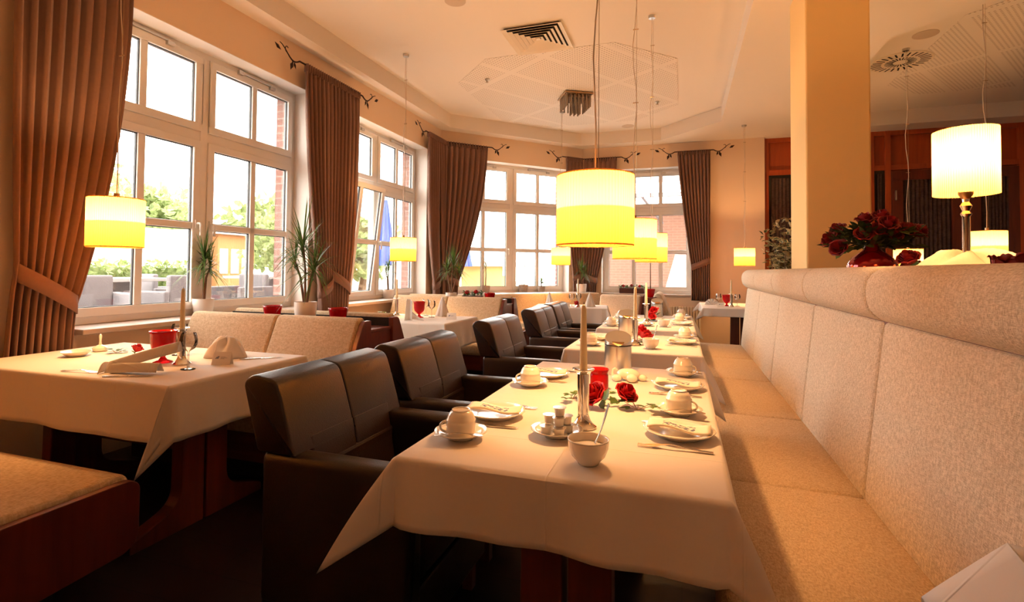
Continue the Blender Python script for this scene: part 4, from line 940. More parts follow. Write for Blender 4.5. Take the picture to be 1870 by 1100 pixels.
# small folded table cards
def card_(loc, rz, label, group):
    t = thing('table_card', label, 'card', loc, rz)
    MB().add([(-.045, -.018, 0), (.045, -.018, 0), (.045, 0, .062), (-.045, 0, .062), (-.045, .018, 0), (.045, .018, 0)], [(0, 1, 2, 3), (3, 2, 5, 4)]).build('card', M_card, t, solid=.001)
    m = MB(); sl = .018/.062
    def q(x0, x1, z0, z1): m.add([(x0, -.0192+z0*sl, z0), (x1, -.0192+z0*sl, z0), (x1, -.0192+z1*sl, z1), (x0, -.0192+z1*sl, z1)], [(0, 1, 2, 3)])
    q(-.030, -.014, .030, .033); q(-.026, -.012, .034, .038); q(-.020, -.010, .039, .042); m.build('printed_emblem', M_ink, t)
    m = MB(); q(-.004, .020, .037, .0385); q(-.004, .028, .033, .0345); q(-.004, .014, .029, .0305); m.build('printed_lines', M_inkg, t); return t
K_card = Kind(card_); GK = 'white folded table cards'
K_card((-2.165, 1.99, ZT), .35, 'white folded table card with small blue emblem on the nearest window table', GK); K_card((-2.115, 4.56, ZT), .25, 'white folded table card on the second window table', GK)
K_card((-1.44, 6.66, ZT), .25, 'white folded table card on the bay table', GK); K_card((.51, 7.60, ZT), 0, 'white folded table card on the far right table', GK)

# ------------------------------------------------------------------ napkins and linens
def cone_napkin(loc, rz, h, r, label, seed=0):
    rnd = random.Random(seed); m = MB(); n = 48
    def fn(u, v):
        a = 2*PI*u; rr = (r*(1-v)**.85)*(1+.16*math.sin(5*a+1)*(1-v)+.08*math.sin(9*a)) + .006; return (rr*math.cos(a), rr*math.sin(a)*.8, h*v + .004*math.sin(5*a)*(1-v))
    m.grid(fn, n, 14); o = m.build('napkin', M_clothw, None, smooth=True, auto=0, solid=.002, loc=loc, rotz=rz); return tag(o, label, 'napkin', 'white napkins folded upright')
cone_napkin((-2.34, 4.82, ZT), 0, .20, .062, 'white napkin folded into a pointed cone on the second window table', 1)
cone_napkin((-1.76, 7.02, ZT), 0, .175, .05, 'left white napkin cone on the bay table', 2)
cone_napkin((-1.17, 6.90, ZT), .5, .19, .062, 'right white napkin cone on the bay table', 3)
def tall_napkin(loc, label):
    m = MB(); m.grid(lambda u, v: ((u-.5)*.075*(1-.25*v)+.01*v, .03*math.sin(u*PI)*(1-.5*v), .20*v*(1-.25*max(0, u-.6))), 10, 12)
    m.grid(lambda u, v: (.02+.14*u, .01+.03*math.sin(v*PI)*(1-u), .10*(1-u)**1.3*(1-v*.85)), 12, 8)
    o = m.build('napkin', M_clothw, None, smooth=True, auto=0, solid=.003, loc=loc, rotz=.15); tag(o, label, 'napkin', 'white napkins folded upright')
tall_napkin((-2.44, 4.30, ZT), 'white napkin folded upright with trailing corner at the near edge of the second window table')
def fan_napkin(loc, rz, label):
    m = MB(); m.grid(lambda u, v: (.095*v*math.cos(PI*(1-u)), .012*math.sin(u*PI*14)*v, .012+.095*v*math.sin(PI*u)*.95), 84, 4)
    o = m.build('napkin', M_clothw, None, smooth=True, auto=0, solid=.002, loc=loc, rotz=rz); tag(o, label, 'napkin', 'white napkins folded upright')
fan_napkin((.40, 7.78, ZT), .1, 'white napkin folded into a fan on the far right table'); fan_napkin((.95, 7.95, ZT), .1, 'white fan napkin right of the candle on the far right table')
# near window table: rolled napkin bridge and crumpled napkin
def rolled():
    m = MB()
    def band(p0, p1, wd, lift, th):
        p0, p1 = Vector(p0), Vector(p1); d = (p1-p0).normalized(); n = Vector((-d.y, d.x, 0)).normalized()
        m.grid(lambda u, v: tuple(p0.lerp(p1, u) + n*((v-.5)*wd*.5) + Vector((0, 0, lift*math.sin(u*PI*.55)+wd*.45*math.sin(v*PI)))), 16, 10)
    band((-.02, 0, .0), (.25, .115, .075), .105, .012, .01); band((-.02, -.005, 0), (.235, .03, .002), .085, .008, .01)
    m.grid(lambda u, v: (-.03+.035*math.cos(PI*(u-.5)*1.4)*-.5, -.055+.11*u, .045*math.sin(u*PI)*v), 10, 5)
    o = m.build('napkin', M_clothw, None, smooth=True, auto=0, solid=.003, loc=(-2.45, 1.665, ZT+.002), rotz=.05); tag(o, 'rolled white napkin with one end raised, near edge of the nearest window table', 'napkin')
rolled()
def crumple(loc, rx, ry, rz_, label, mat, seed, name='napkin', cat='napkin'):
    rnd = random.Random(seed); ph = [rnd.uniform(0, 6.3) for _ in range(8)]; m = MB()
    def fn(u, v):
        a = 2*PI*u; r = v; x = rx*r*math.cos(a); y = ry*r*math.sin(a)
        z = rz_*(1-r**2.2)*(1+.26*math.sin(3*a+ph[0])*r+.26*math.sin(5*a+ph[1]+r*5)*r+.16*math.sin(8*a+ph[2]+r*9)*r**.7)
        e = 1+.08*math.sin(6*a+ph[3])*r; return (x*e, y*e, max(.001, z))
    m.grid(fn, 60, 16); o = m.build(name, mat, None, smooth=True, auto=0, solid=.002, loc=loc); tag(o, label, cat); return o
crumple((-2.34, 2.17, ZT), .125, .085, .105, 'crumpled white napkin behind the table card on the nearest window table', M_clothw, 4)
K_fork((-2.60, 1.62, ZT), .15, 'steel fork left of the rolled napkin on the nearest window table', 'forks at the place settings'); K_knife((-2.30, 1.625, ZT), .42, 'steel knife in front of the rolled napkin on the nearest window table', 'knives at the place settings')
K_knife((-2.12, 2.19, ZT), .7, 'steel knife beside the crumpled napkin on the nearest window table', 'knives at the place settings')
tag(MB().lathe([(0, .003), (.035, 0), (.045, .006), (.066, .024), (.068, .027), (.064, .026), (.042, .010), (0, .008)], 30).build('ashtray', M_china, None, smooth=True, loc=(-3.08, 1.90, ZT)), 'small shallow cream dish at the left of the nearest window table', 'dish')
def cruet():
    t = thing('table_bell', 'small cream ceramic bell-shaped holder with tall stem on the nearest window table', 'ornament', (-3.14, 2.06, ZT))
    MB().lathe([(0, .002), (.030, 0), (.038, .008), (.036, .020), (.022, .030), (.008, .036), (.005, .06), (.008, .085), (.004, .095), (0, .096)], 24).build('body', M_china, t, smooth=True)
    MB().tube([(.036+.014*math.sin(a), 0, .016+.010*math.cos(a)) for a in [k*PI/8 for k in range(9)]], .003, 6).build('handle', M_china, t, smooth=True)
cruet()
def figurine():
    t = thing('ceramic_figurine', 'cream ceramic swan-like figurine beside the red votive on the foreground table', 'figurine', (-.225, 2.30, ZT))
    MB().ball((0, .03, .026), .052, .036, .026).ball((.02, -.012, .018), .024, .022, .018).ball((.062, .03, .014), .020, .018, .014).build('body', M_china, t, smooth=True)
    MB().ball((-.045, -.01, .015), .022, .020, .015).build('cygnet', M_china, t, smooth=True)
    MB().tube([(-.052, 0, .012), (-.066, 0, .03), (-.062, 0, .048), (-.052, 0, .053), (-.044, 0, .046)], [.009, .006, .005, .006, .004], 8).build('neck', M_china, t, smooth=True)
figurine()
# corner of white linen at the lower right
def corner_cloth():
    t = thing('white_linen', 'white linen cloth heaped to a peak on the bench in the bottom right corner', 'cloth', (.45, .95, .477)); m = MB()
    top = [(-.092, .035, .245), (.0, .0, .355), (.06, -.005, .345), (.130, -.02, .325)]
    def ridge(u):
        k = min(2, int(u*3)); f = u*3-k; return Vector(top[k]).lerp(Vector(top[k+1]), f)
    m.grid(lambda u, v: tuple(ridge(u)+Vector((.02*v*(1-u), -.45*v, -.10*v+.006*math.sin(v*9+u*4)))), 18, 18)
    m.grid(lambda u, v: tuple(ridge(u)*(1-v)+Vector((ridge(u).x+.02*(1-u)*v, ridge(u).y-.02*v, .003))*v), 18, 8)
    m.build('cloth', M_clothw, t, smooth=True, auto=.6, solid=.002)
corner_cloth()

# ------------------------------------------------------------------ roses, ivy, plants
def bloom_mb(r=.035, seed=0, layers=5):
    rnd = random.Random(seed); m = MB()
    for L in range(layers):
        f = (L+1)/layers; k = 3+L; rr = r*(.25+.75*f); op = .25+1.0*f
        for i in range(k):
            a0 = 2*PI*i/k + L*.9 + rnd.uniform(-.15, .15); wd = 2*PI/k*.75
            def fn(u, v, a0=a0, wd=wd, rr=rr, op=op, f=f):
                a = a0+(u-.5)*2*wd*(1-.25*v); s = v; rad = rr*(.25+.75*math.sin(s*PI*.5)**.8) * (1+.16*max(0, s-.75)*4*f)
                z = r*(1.75-.62*f)*s*(1-.20*(2*u-1)**2) - (.45*r*f*max(0, s-.8)*3); return (rad*math.cos(a), rad*math.sin(a), z)
            m.grid(fn, 6, 6)
    m.lathe([(0, -.004), (r*.3, 0), (r*.35, r*.4)], 8); return m
def leaf_ribbon(m, base, d, up, L, wd, droop, n=7, fold=.0):
    base = Vector(base); d = Vector(d).normalized(); s = d.cross(Vector((0, 0, 1))); s = s.normalized() if s.length > .05 else Vector((1, 0, 0)); V = []
    for i in range(n+1):
        t = i/n; p = base + d*(L*t) + Vector((0, 0, up*t - droop*t*t)); h = wd*math.sin(PI*min(1, .12+t*.88))**.7*.5 if fold else wd*.5*(1-t**2.2)
        V += [p - s*h, p + s*h + Vector((0, 0, .0005))]
    m.add(V, [(2*i, 2*i+1, 2*i+3, 2*i+2) for i in range(n)])
def ovate(m, c, d, nrm, L, wd):
    d = Vector(d).normalized(); nrm = Vector(nrm); s = d.cross(nrm).normalized(); c = Vector(c); n2 = s.cross(d)
    m.add([c, c+d*L*.35+s*wd*.5+n2*wd*.12, c+d*L*.75+s*wd*.33+n2*wd*.10, c+d*L, c+d*L*.75-s*wd*.33+n2*wd*.10, c+d*L*.35-s*wd*.5+n2*wd*.12, c+d*L*.5], [(0, 1, 6), (1, 2, 6), (2, 3, 6), (3, 4, 6), (4, 5, 6), (5, 0, 6)])
def rose(loc, tilt, rz, r, label, mat=None, group='red roses', stem=0, seed=0, leaves=2):
    t = thing('rose', label, 'rose', loc, 0, group); R = Matrix.Rotation(rz, 4, 'Z') @ Matrix.Rotation(tilt, 4, 'Y')
    bloom_mb(r, seed).xf(R).build('bloom', mat or M_rose, t, smooth=True, auto=0)
    m = MB(); m.tube([(0, 0, 0), (0, 0, -.03-stem)], .0022, 5)
    for k in range(leaves):
        a = k*2.4+seed; ovate(m, (0, 0, -.01-.015*k), (math.cos(a), math.sin(a), .1), (0, 0, 1), r*1.3, r*.8)
    m.xf(R).build('stem', M_ivy, t, smooth=True); return t
def ivy(loc, label, n, spread, seed, hang=False, name='ivy_sprig'):
    rnd = random.Random(seed); t = thing(name, label, 'ivy', loc, 0, 'ivy sprigs'); m = MB(); s = MB()
    for i in range(n):
        a = rnd.uniform(0, 2*PI); r = spread*rnd.uniform(.2, 1); c = Vector((r*math.cos(a), r*.6*math.sin(a), .006+rnd.uniform(0, .022)))
        s.tube([(0, 0, .004), tuple(c)], .0010, 4); d = Vector((math.cos(a+rnd.uniform(-.6, .6)), math.sin(a), rnd.uniform(-.2, .5)))
        for da in (-.9, 0, .9):
            dd = Matrix.Rotation(da, 3, 'Z') @ d; ovate(m, c, dd, (0, 0, 1), .038 if da == 0 else .028, .021)
    m.build('leaves', M_ivy, t, smooth=True); s.build('stems', M_stem, t)
rose((-.275, 1.84, ZT+.030), .9, 3.9, .042, 'large red rose lying directly right of the silver candlestick', seed=1)
rose((-.200, 1.875, ZT+.030), .7, -.6, .038, 'red rose lying right of the large one on the foreground table', seed=2, leaves=4)
ivy((-.385, 1.90, ZT), 'ivy sprig left of the candlestick on the foreground table', 7, .065, 3); ivy((-.145, 1.83, ZT), 'dark pointed leaves beside the right-hand rose on the foreground table', 7, .060, 4); ivy((-.27, 1.98, ZT), 'ivy leaves between the roses and the red votive', 5, .04, 5)
for i, (x, y, z, r, lb) in enumerate([(-.28, 3.62, .055, .048, 'red rose behind the candlestick of the middle table'), (-.235, 3.58, .030, .045, 'lower red rose right of the candlestick on the middle table'), (-.20, 3.52, .026, .038, 'small red rose near the sugar bowl on the middle table'),
    (-.245, 5.16, .085, .045, 'upper red rose on the last table in the row'), (-.28, 5.10, .035, .042, 'lower red rose on the last table in the row'), (-1.315, 6.64, .045, .035, 'red rose beside the candlestick on the bay table'), (-2.86, 2.06, .022, .028, 'small dark red rose lying on the nearest window table')]):
    rose((x, y, ZT+z-.008), .5, i*1.3, r, lb, seed=i+10)
ivy((-2.97, 2.03, ZT), 'green leaves beside the small rose on the nearest window table', 7, .05, 8); ivy((-.21, 5.14, ZT), 'leaves around the roses on the last table in the row', 8, .06, 9); ivy((-.22, 3.50, ZT), 'leaves below the roses on the middle table', 7, .06, 10)
ivy((-2.19, 3.12, .82), 'ivy sprig at the aisle end of the wooden ledge', 9, .055, 11); ivy((-2.98, 4.72, ZT), 'bushy ivy on the second window table near the window', 16, .12, 12); ivy((-2.80, 4.60, ZT), 'ivy trailing beside the candlestick on the second window table', 9, .08, 13)
ivy((-2.76, 3.14, .82), 'ivy sprig left of the white pot on the ledge', 6, .045, 14)

def pot(t, r, h, mat=None, soil=True):
    MB().lathe([(0, 0), (r*.80, 0), (r*.86, .006), (r, h*.75), (r, h), (r*.92, h), (r*.90, h*.9), (0, h*.9)], 36).build('pot', mat or M_pot, t, smooth=True, auto=.8)
    if soil: MB().lathe([(0, h*.93), (r*.5, h*.94), (r*.9, h*.90)], 20).build('soil', M_soil, t, smooth=True)
def dracaena(loc, r, h, heads, label, seed, nl=46, L=.26, group='spiky dragon plants in white pots', mat=None, wd=.011, potmat=None, keep=None):
    rnd = random.Random(seed); t = thing('dragon_plant', label, 'potted plant', loc, 0, group); pot(t, r, h, potmat); s = MB(); m = MB()
    for (hx, hy, hz, sc) in heads:
        mid = (hx*.6+rnd.uniform(-.01, .01), hy*.5, h+.05+(hz-h)*.45); s.tube([(hx*.12, hy*.12, h*.9), mid, (hx, hy, hz)], [.010, .008, .006], 7)
        for k in range(int(nl*sc)):
            a = rnd.uniform(0, 2*PI); el = rnd.uniform(-.35, 1.45); l = L*sc*rnd.uniform(.65, 1.1); zb = hz - rnd.uniform(0, .10)*sc + max(0, el)*.03
            d = Vector((math.cos(a)*math.cos(el), math.sin(a)*math.cos(el), 0)); 
            if d.length < .15: d = d.normalized()*.15
            leaf_ribbon(m, (hx, hy, zb), d, l*math.sin(el)*1.15, l*max(.2, math.cos(el)), wd, l*.55*max(.15, math.cos(el)), 7)
    if keep:   # keep the leaves on the room side of the glass
        kn, lim = keep; m.v = [tuple(Vector(p) - kn*max(0, Vector(p).dot(kn)-lim)) for p in m.v]
    s.build('stem', M_stem, t, smooth=True); m.build('foliage', mat or M_leaf, t, smooth=True, auto=0); return t
dracaena((-3.72, 3.22, SILL), .078, .135, [(0, 0, .46, 1), (.01, .05, .40, .6)], 'spiky dragon plant in white pot on the sill of the nearest window', 1, nl=70, L=.27, keep=(WA[2], .085))
dracaena((-2.62, 3.12, .82), .078, .165, [(-.03, .0, .58, 1.0), (.06, .01, .42, .85), (-.10, 0, .46, .6)], 'tall spiky dragon plant in white pot on the wooden ledge', 2, nl=56, L=.36)
dracaena((-3.72, 6.02, SILL), .072, .115, [(0, -.01, .42, 1), (.0, -.06, .34, .5)], 'spiky dragon plant in white pot on the sill of the second window', 3, nl=40, L=.24, keep=(WA[2], .06))
dracaena((-2.76, 5.93, .82), .070, .12, [(.03, 0, .48, 1.0), (-.06, 0, .42, .7), (.10, 0, .40, .6)], 'bushy dragon plant in white pot beside the flower basket', 4, nl=56, L=.29)
dracaena((-1.61, 8.64, .866), .085, .14, [(0, 0, .40, 1.0), (.06, 0, .34, .5)], 'dragon plant in white pot in the right corner of the bay', 5, nl=60, L=.26)
def sillplant(Wf, u, n): p = wpt(Wf, u, n, SILL); return (p.x, p.y, p.z)
dracaena(sillplant(WB, .83, .10), .075, .13, [(0, 0, .44, .8)], 'thin plant in mottled stone pot at the left of the bay sill', 6, nl=22, L=.20, keep=(WB[2], .09), group='plants in stone pots on the bay sill', potmat=M_stone)
def orchid(loc):
    t = thing('orchid', 'orchid with arching flower stem in a mottled stone pot on the bay sill', 'potted plant', loc); pot(t, .082, .14, M_stone); m = MB()
    for a, l in ((2.6, .22), (3.3, .18), (.2, .15), (1.2, .12)): leaf_ribbon(m, (0, 0, .13), (math.cos(a), math.sin(a), 0), .10, l, .05, .08, 7, fold=1)
    m.build('leaves', M_ivy, t, smooth=True)
    pts = [(0, 0, .13), (-.01, 0, .30), (.0, 0, .42), (.05, 0, .50)]; MB().tube(pts, .003, 5).build('flower_stem', M_stem, t)
    m = MB(); rnd = random.Random(5)
    for k in range(9):
        c = Vector((.005*k-.01, 0, .26+.028*k))
        for q in range(5): a = q*2*PI/5; ovate(m, c, (math.cos(a), -.3, math.sin(a)), (0, -1, .2), .016, .012)
    m.build('flowers', M_white, t, smooth=True)
orchid(sillplant(WB, 1.54, .10))
dracaena(sillplant(WB, 1.90, .10), .062, .11, [(0, 0, .20, .6)], 'small leafy plant in mottled stone pot at the right of the bay sill', 8, nl=24, L=.13, wd=.03, keep=(WB[2], .09), group='plants in stone pots on the bay sill', potmat=M_stone)
def flower_box(loc, rz, L, label, seed, nflow=3, d=.12, h=.09):
    t = thing('flower_box', label, 'planter', loc, rz, 'brown planters with red flowers'); rnd = random.Random(seed)
    m = MB().box(-L/2, L/2, -d/2, d/2, 0, h); m.build('basket', M_basket, t, bevel=.01)
    m = MB()
    for k in range(90):
        c = Vector((rnd.uniform(-L/2, L/2)*1.05, rnd.uniform(-d/2, d/2), h*.9+rnd.uniform(0, .05))); a = rnd.uniform(0, 6.3); ovate(m, c, (math.cos(a), math.sin(a), rnd.uniform(-.2, .9)), (0, 0, 1), .045, .028)
    m.build('foliage', M_ivy, t, smooth=True)
    for k in range(nflow):
        b = bloom_mb(.032, seed+k, 4); x = (k+.5)/nflow*L-L/2; b.v = [(a+x, c-.03, e+h+.015+.01*(k % 2)) for a, c, e in b.v]; b.build('flower', M_rose, t, smooth=True, auto=0)
flower_box((-2.47, 5.93, .82), 0, .24, 'brown flower basket with red blooms on the ledge behind the second window table', 3, 2); flower_box((-.84, 9.30, SILL), 0, .42, 'long brown planter box with red flowers on the far window sill', 4, 3)
dracaena((-.52, 9.30, SILL), .045, .08, [(0, 0, .60, .7)], 'slender plant on a tall bare stem at the far window', 9, nl=22, L=.22, keep=(WC[2], .08), group='plants at the far window')
# variegated ficus behind the bench
def ficus():
    t = thing('potted_ficus', 'bushy variegated potted shrub with cream-edged leaves left of the pillar', 'potted plant', (1.22, 7.15, 0)); pot(t, .17, .34, M_stone); rnd = random.Random(8); s = MB(); g = MB(); e_ = MB()
    for k in range(16):
        a = rnd.uniform(0, 6.3); rr = rnd.uniform(.06, .34); hx, hy, hz = rr*math.cos(a), rr*math.sin(a), rnd.uniform(1.35, 1.98); s.tube([(0, 0, .3), (hx*.5, hy*.5, .9), (hx, hy, hz)], [.012, .008, .003], 5)
        for q in range(70):
            tt = rnd.uniform(.25, 1.0); c = Vector((0, 0, .5)).lerp(Vector((hx, hy, hz)), tt)+Vector((rnd.gauss(0, .05), rnd.gauss(0, .05), rnd.gauss(0, .04))); a2 = rnd.uniform(0, 6.3)
            d = Vector((math.cos(a2), math.sin(a2), rnd.uniform(-.5, .9))); nn = Vector((rnd.uniform(-1, 1), rnd.uniform(-1, 1), 1)); ovate(e_, c, d, nn, .075, .046); ovate(g, c+nn.normalized()*.003, d, nn, .062, .028)
    s.build('trunk', M_stem, t, smooth=True); e_.build('leaf_margins', plain('cream_leaf_margin', (.55, .45, .22), .5), t); g.build('leaves', leafy('dark_leaf', (.035, .06, .015), (.08, .11, .03), .15), t)
ficus()
# vase of roses and linens on the ledge behind the bench
def vase():
    t = thing('red_vase', 'bulbous red mirrored glass vase on the ledge behind the bench', 'vase', (.90, 3.0, 1.195))
    MB().lathe([(0, .002), (.05, 0), (.085, .012), (.108, .05), (.108, .078), (.085, .115), (.050, .142), (.034, .155), (.030, .170), (.036, .182), (.033, .183), (.027, .170), (.03, .155), (0, .15)], 48).build('vase_body', M_redvase, t, smooth=True, auto=0)
vase()
rnd = random.Random(21); vb = Vector((.90, 3.0, 1.375)); kk = 0
rn = ['far left', 'lower left', 'upper left', 'top left of centre', 'top centre', 'centre', 'top right', 'right', 'lower right of centre', 'far right', 'lower centre', 'front']
for (dx, dy, dz) in [(-.17, .02, .01), (-.15, -.05, -.03), (-.13, .04, .055), (-.02, .03, .10), (.03, -.02, .11), (.01, -.07, .05), (.08, .02, .08), (.125, -.02, .05), (.06, -.06, .03), (.185, .0, .045), (-.05, -.06, .03), (.035, -.09, .075)]:
    p = vb + Vector((dx*.95, dy, dz)); nrm = Vector((dx, dy-.1, .12+dz)); rz = math.atan2(nrm.y, nrm.x); tl = math.acos(max(-1, min(1, nrm.normalized().z)))
    t = rose(tuple(p), tl, rz, .041, 'dark red rose in the red vase bouquet, '+rn[kk], mat=M_rosed, group='dark red roses in the vase', seed=30+kk, leaves=3); 
    # stem down into the neck
    MB().tube([(0, 0, 0), tuple((vb-p)*.6+Vector((0, 0, -.0))), tuple(vb-p+Vector((0, 0, -.05)))], .0025, 5).build('long_stem', M_ivy, t); kk += 1
def greenery():
    t = thing('bouquet_greenery', 'dark green leaves among the roses in the red vase', 'foliage', tuple(vb)); m = MB()
    for k in range(300):
        a = rnd.uniform(0, 6.3); r = rnd.uniform(.03, .185); c = Vector((r*math.cos(a), r*.6*math.sin(a), rnd.uniform(-.02, .09)*(1.1-r*2.5))); ovate(m, c, (math.cos(a), math.sin(a), rnd.uniform(-.4, .9)), (rnd.uniform(-.5, .5), rnd.uniform(-.5, .5), 1), .060, .034)
    for k in range(10):
        a = k*.63; m.tube([(0, 0, -.03), (.12*math.cos(a), .07*math.sin(a), .02)], .0015, 4)
    m.build('leaves', leafy('bouquet_leaf', (.015, .035, .008), (.035, .06, .015), .1), t)
greenery()
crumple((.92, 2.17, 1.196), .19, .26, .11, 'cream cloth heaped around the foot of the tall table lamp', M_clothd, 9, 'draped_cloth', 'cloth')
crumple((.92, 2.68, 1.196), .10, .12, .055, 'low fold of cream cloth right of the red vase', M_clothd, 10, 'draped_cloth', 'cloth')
for i, (x, y, z, lb) in enumerate([(.90, 2.52, 1.235, 'dark red rose on the ledge between vase and lamp, left one'), (.86, 2.43, 1.27, 'dark red rose on the ledge between vase and lamp, right one'), (.86, 1.84, 1.235, 'dark red rose on the ledge right of the lamp foot'), (.88, 1.74, 1.235, 'dark red rose on the ledge farthest right of the lamp'), (.84, 2.60, 1.225, 'small dark red rosebud on the ledge nearest the vase')]):
    rose((x, y, z), .6, i*1.9+2, .038 if i < 4 else .024, lb, mat=M_rosed, group='dark red roses on the ledge', seed=50+i, leaves=3)
ivy((.88, 2.56, 1.215), 'green leaves between the ledge roses and the vase', 9, .06, 31)
crumple((.92, 4.95, 1.196), .09, .10, .05, 'small white cloth on the ledge just left of the pillar', M_clothw, 12, 'draped_cloth', 'cloth'); rose((.90, 4.79, 1.235), .5, 1, .036, 'dark red rose on the ledge touching the pillar', mat=M_rosed, group='dark red roses on the ledge', seed=60)

# ------------------------------------------------------------------ radiator and socket at the far wall
def radiator():
    t = thing('radiator', 'cream ribbed radiator under the far window', 'radiator', (-.08, 9.12, .12)); 
    for k in range(12): MB().box(-.15+k*.045, -.15+k*.045+.034, -.04, .04, 0, .52).build('rib', M_radiator, t, bevel=.008)
    MB().tube([(.40, 0, .46), (.46, 0, .46)], .02, 10).build('valve', M_dark, t, smooth=True)
radiator()

# ------------------------------------------------------------------ outside
GZ = .34
def lump(m, c, r, rnd, n=26, sz=.5):
    for _ in range(n):
        d = Vector((rnd.gauss(0, 1), rnd.gauss(0, 1), rnd.gauss(0, 1))).normalized(); p = Vector(c)+Vector((d.x*r[0], d.y*r[1], d.z*r[2]))*rnd.uniform(.55, 1); a = Vector((rnd.gauss(0, 1), rnd.gauss(0, 1), rnd.gauss(0, 1)))
        ovate(m, p, a, (rnd.gauss(0, 1), rnd.gauss(0, 1), rnd.gauss(0, 1)), sz, sz*.6)
struct(MB().box(-40, -4.35, -20, 40, .2, GZ).box(-4.35, 12, 9.9, 40, .2, GZ).build('ground', plain('terrace_paving', (.32, .29, .27), .9, var=.2)))
M_hedge = leafy('hedge_leaf', (.11, .16, .04), (.22, .27, .10), .4); M_treel = leafy('tree_leaf', (.17, .23, .07), (.32, .38, .17), .5)
rnd = random.Random(3); m = MB(); m.box(-9.2, -8.7, -2, 7.4, GZ, 1.22)
for _ in range(5200): p = (rnd.choice([-8.68, -8.62, -8.75]) if rnd.random() < .6 else rnd.uniform(-9.2, -8.6), rnd.uniform(-2, 7.4), 0); z = rnd.uniform(GZ, 1.26) if p[0] > -8.8 else rnd.uniform(1.18, 1.32); ovate(m, (p[0], p[1], z), (rnd.gauss(0, 1), rnd.gauss(0, 1), rnd.gauss(0, 1)), (rnd.gauss(0, 1), rnd.gauss(0, 1), 1), .10, .06)
tag(m.build('hedge', M_hedge), 'clipped green hedge beyond the terrace outside the nearest window', 'hedge')
def building(name, label, box, mat, extra=None):
    t = thing(name, label, 'building', (box[0], box[2], GZ)); x0, x1, y0, y1, z1 = box[0], box[1], box[2], box[3], box[4]
    MB().box(0, x1-x0, 0, y1-y0, 0, z1-GZ).build('wall', mat, t); MB().box(-.2, x1-x0+.2, -.2, y1-y0+.2, z1-GZ, z1-GZ+.15).build('roof', M_sill, t)
    m = MB(); 
    for k in range(3): y = (y1-y0)*(k+.5)/3; hw = min(.4, (y1-y0)/9); m.box(x1-x0+.001, x1-x0+.03, y-hw, y+hw, .7, 1.5)
    m.build('window', M_darkglass if False else M_white, t)
building('pavilion', 'long low white building beyond the hedge', (-17, -14, 1, 11.9, 2.15), plain('white_render', (.9, .88, .85), .8))
building('kiosk', 'orange-painted garden building seen through the nearest window', (-16.5, -14, 12.6, 13.9, 2.3), plain('orange_render', (.38, .17, .06), .8))
def tree(loc, crown_r, zc, label, seed, n=900, sz=.42):
    rnd = random.Random(seed); t = thing('tree', label, 'tree', loc, 0, 'trees outside the windows'); m = MB()
    for q in range(7):
        c = (rnd.uniform(-.5, .5)*crown_r, rnd.uniform(-.6, .6)*crown_r, zc+rnd.uniform(-.5, .5)*crown_r*.7); lump(m, c, (crown_r*.6, crown_r*.6, crown_r*.5), rnd, n//7, sz)
    m.build('crown', M_treel, t); MB().tube([(0, 0, 0), (.1, 0, zc*.6), (0, .1, zc)], [.16, .13, .06], 8).build('trunk', M_stem, t)
for i, (x, y, r, z, lb) in enumerate([(-20.5, 11.2, 2.2, 2.9, 'pale green tree outside the left part of the nearest window'), (-20, 15.6, 1.9, 2.8, 'pale green tree outside the middle of the nearest window'), (-15, 16.2, 1.8, 2.4, 'bright tree outside the right part of the nearest window'), (-9.6, 10.6, 1.0, 1.5, 'leafy bush outside the right sash of the nearest window'), (-12, 17.5, 1.6, 1.9, 'bright bush outside the second window')]):
    tree((x, y, GZ), r, z, lb, i+40, sz=.42 if r > 1.5 else .2)
M_wick = plain('grey_wicker', (.17, .155, .16), .9, bump=1, bscale=120, var=.2); M_ttop = plain('pale_table_board', (.35, .33, .32), .6)
def out_table(loc, rz, label):
    t = thing('terrace_table', label, 'table', loc, rz, 'terrace tables'); MB().box(-.40, .40, -.40, .40, .72, .76).build('table_top', M_ttop, t, bevel=.005)
    MB().box(-.18, .18, -.18, .18, .02, .72).build('pedestal', M_wick, t, bevel=.01); MB().box(-.25, .25, -.25, .25, 0, .02).build('base', M_wick, t)
def out_chair_(loc, rz, label, group):
    t = thing('wicker_chair', label, 'chair', loc, rz)
    MB().box(-.26, .26, -.27, .25, .06, .42).build('seat', M_wick, t, bevel=.02); MB().box(-.26, .26, .25, .32, .06, .80).build('backrest', M_wick, t, bevel=.02)
    for s in (-1, 1): MB().box(*sorted((s*.26, s*.33)), -.27, .32, .06, .62).build('armrest', M_wick, t, bevel=.015)
    for x in (-.3, .3):
        for y in (-.24, .29): MB().box(x-.02, x+.02, y-.02, y+.02, 0, .06).build('leg', M_wick, t)
    return t
K_oc = Kind(out_chair_); GO = 'grey wicker terrace chairs'
out_table((-6.3, 4.25, GZ), .1, 'white-topped terrace table outside the left sash of the nearest window'); out_table((-6.5, 6.70, GZ), .1, 'terrace table outside the right sash of the nearest window')
K_oc((-5.75, 4.50, GZ), -1.5, 'grey wicker chair in front of the left terrace table', GO); K_oc((-5.55, 3.55, GZ), 1.3, 'grey wicker chair at the left end of the left terrace table', GO); K_oc((-6.6, 5.15, GZ), 3.0, 'grey wicker chair to the right of the left terrace table', GO)
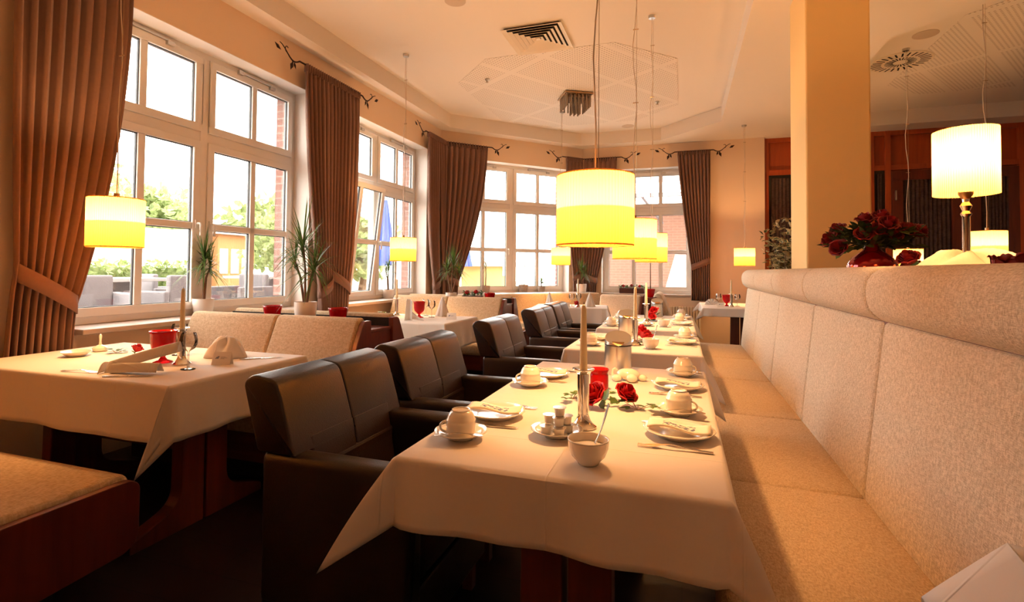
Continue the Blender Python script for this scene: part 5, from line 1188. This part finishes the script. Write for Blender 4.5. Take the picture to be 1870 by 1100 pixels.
K_oc((-6.1, 5.85, GZ), 0, 'dark wicker chair left of the second terrace table', GO); K_oc((-5.55, 6.75, GZ), -1.5, 'grey wicker chair in front of the second terrace table', GO)
def parasol(loc, h, label, col):
    t = thing('parasol', label, 'parasol', loc, 0, 'closed parasols on the terrace'); MB().tube([(0, 0, 0), (0, 0, h+.1)], .03, 8).build('pole', M_white, t)
    m = MB(); m.grid(lambda u, v: ((.05+.26*v)*(1+.25*math.sin(2*PI*u*8))*math.cos(2*PI*u), (.05+.26*v)*(1+.25*math.sin(2*PI*u*8))*math.sin(2*PI*u), h-(h-1.0)*v), 64, 8); m.build('canopy', col, t, smooth=True)
M_blue = plain('blue_parasol_cloth', (.035, .075, .30), .8); parasol((-9.0, 14.35, GZ), 3.1, 'closed blue parasol outside the second window', M_blue); parasol((-6.75, 15.2, GZ), 2.7, 'closed blue parasol outside the left edge of the bay window', M_blue)
building('yellow_stand', 'low yellow stand outside the bay window', (-7.6, -5.6, 15.9, 17.2, 1.35), plain('yellow_render', (.42, .28, .09), .8))
building('brick_house', 'low pinkish brick building outside the far window', (-2.4, 4.5, 15.0, 18.0, 2.95), brick_mat('pink_brick', (.21, .11, .075), (.19, .10, .07), (.24, .15, .11)))
def canopy():
    t = thing('entrance_canopy', 'white canopy with grey beams outside the far window', 'canopy', (-.6, 13.2, GZ))
    MB().box(-2.0, 3.2, -.1, 1.5, 3.35, 3.42).build('roof_sheet', M_white, t); MB().box(-2.0, 3.2, -.16, -.08, 2.72, 2.82).build('front_beam', M_wick, t)
    MB().tube([(-.35, -.1, 2.75), (.10, 1.3, 2.2)], .035, 6).build('brace', M_wick, t)
    for x in (-1.9, 3.1): MB().box(x-.05, x+.05, -.15, -.05, 0, 3.35).build('post', M_wick, t)
canopy()
def awning():
    t = thing('white_awning', 'white draped canvas outside the right part of the far window', 'awning', (-.10, 13.0, GZ))
    MB().grid(lambda u, v: (-.05-.35*v+.75*u*(1-.2*v), .25*math.sin(u*3)+.05*math.sin(v*9), 1.30-1.28*v), 16, 12).build('canvas', M_clothw, t, smooth=True, solid=.01)
awning()
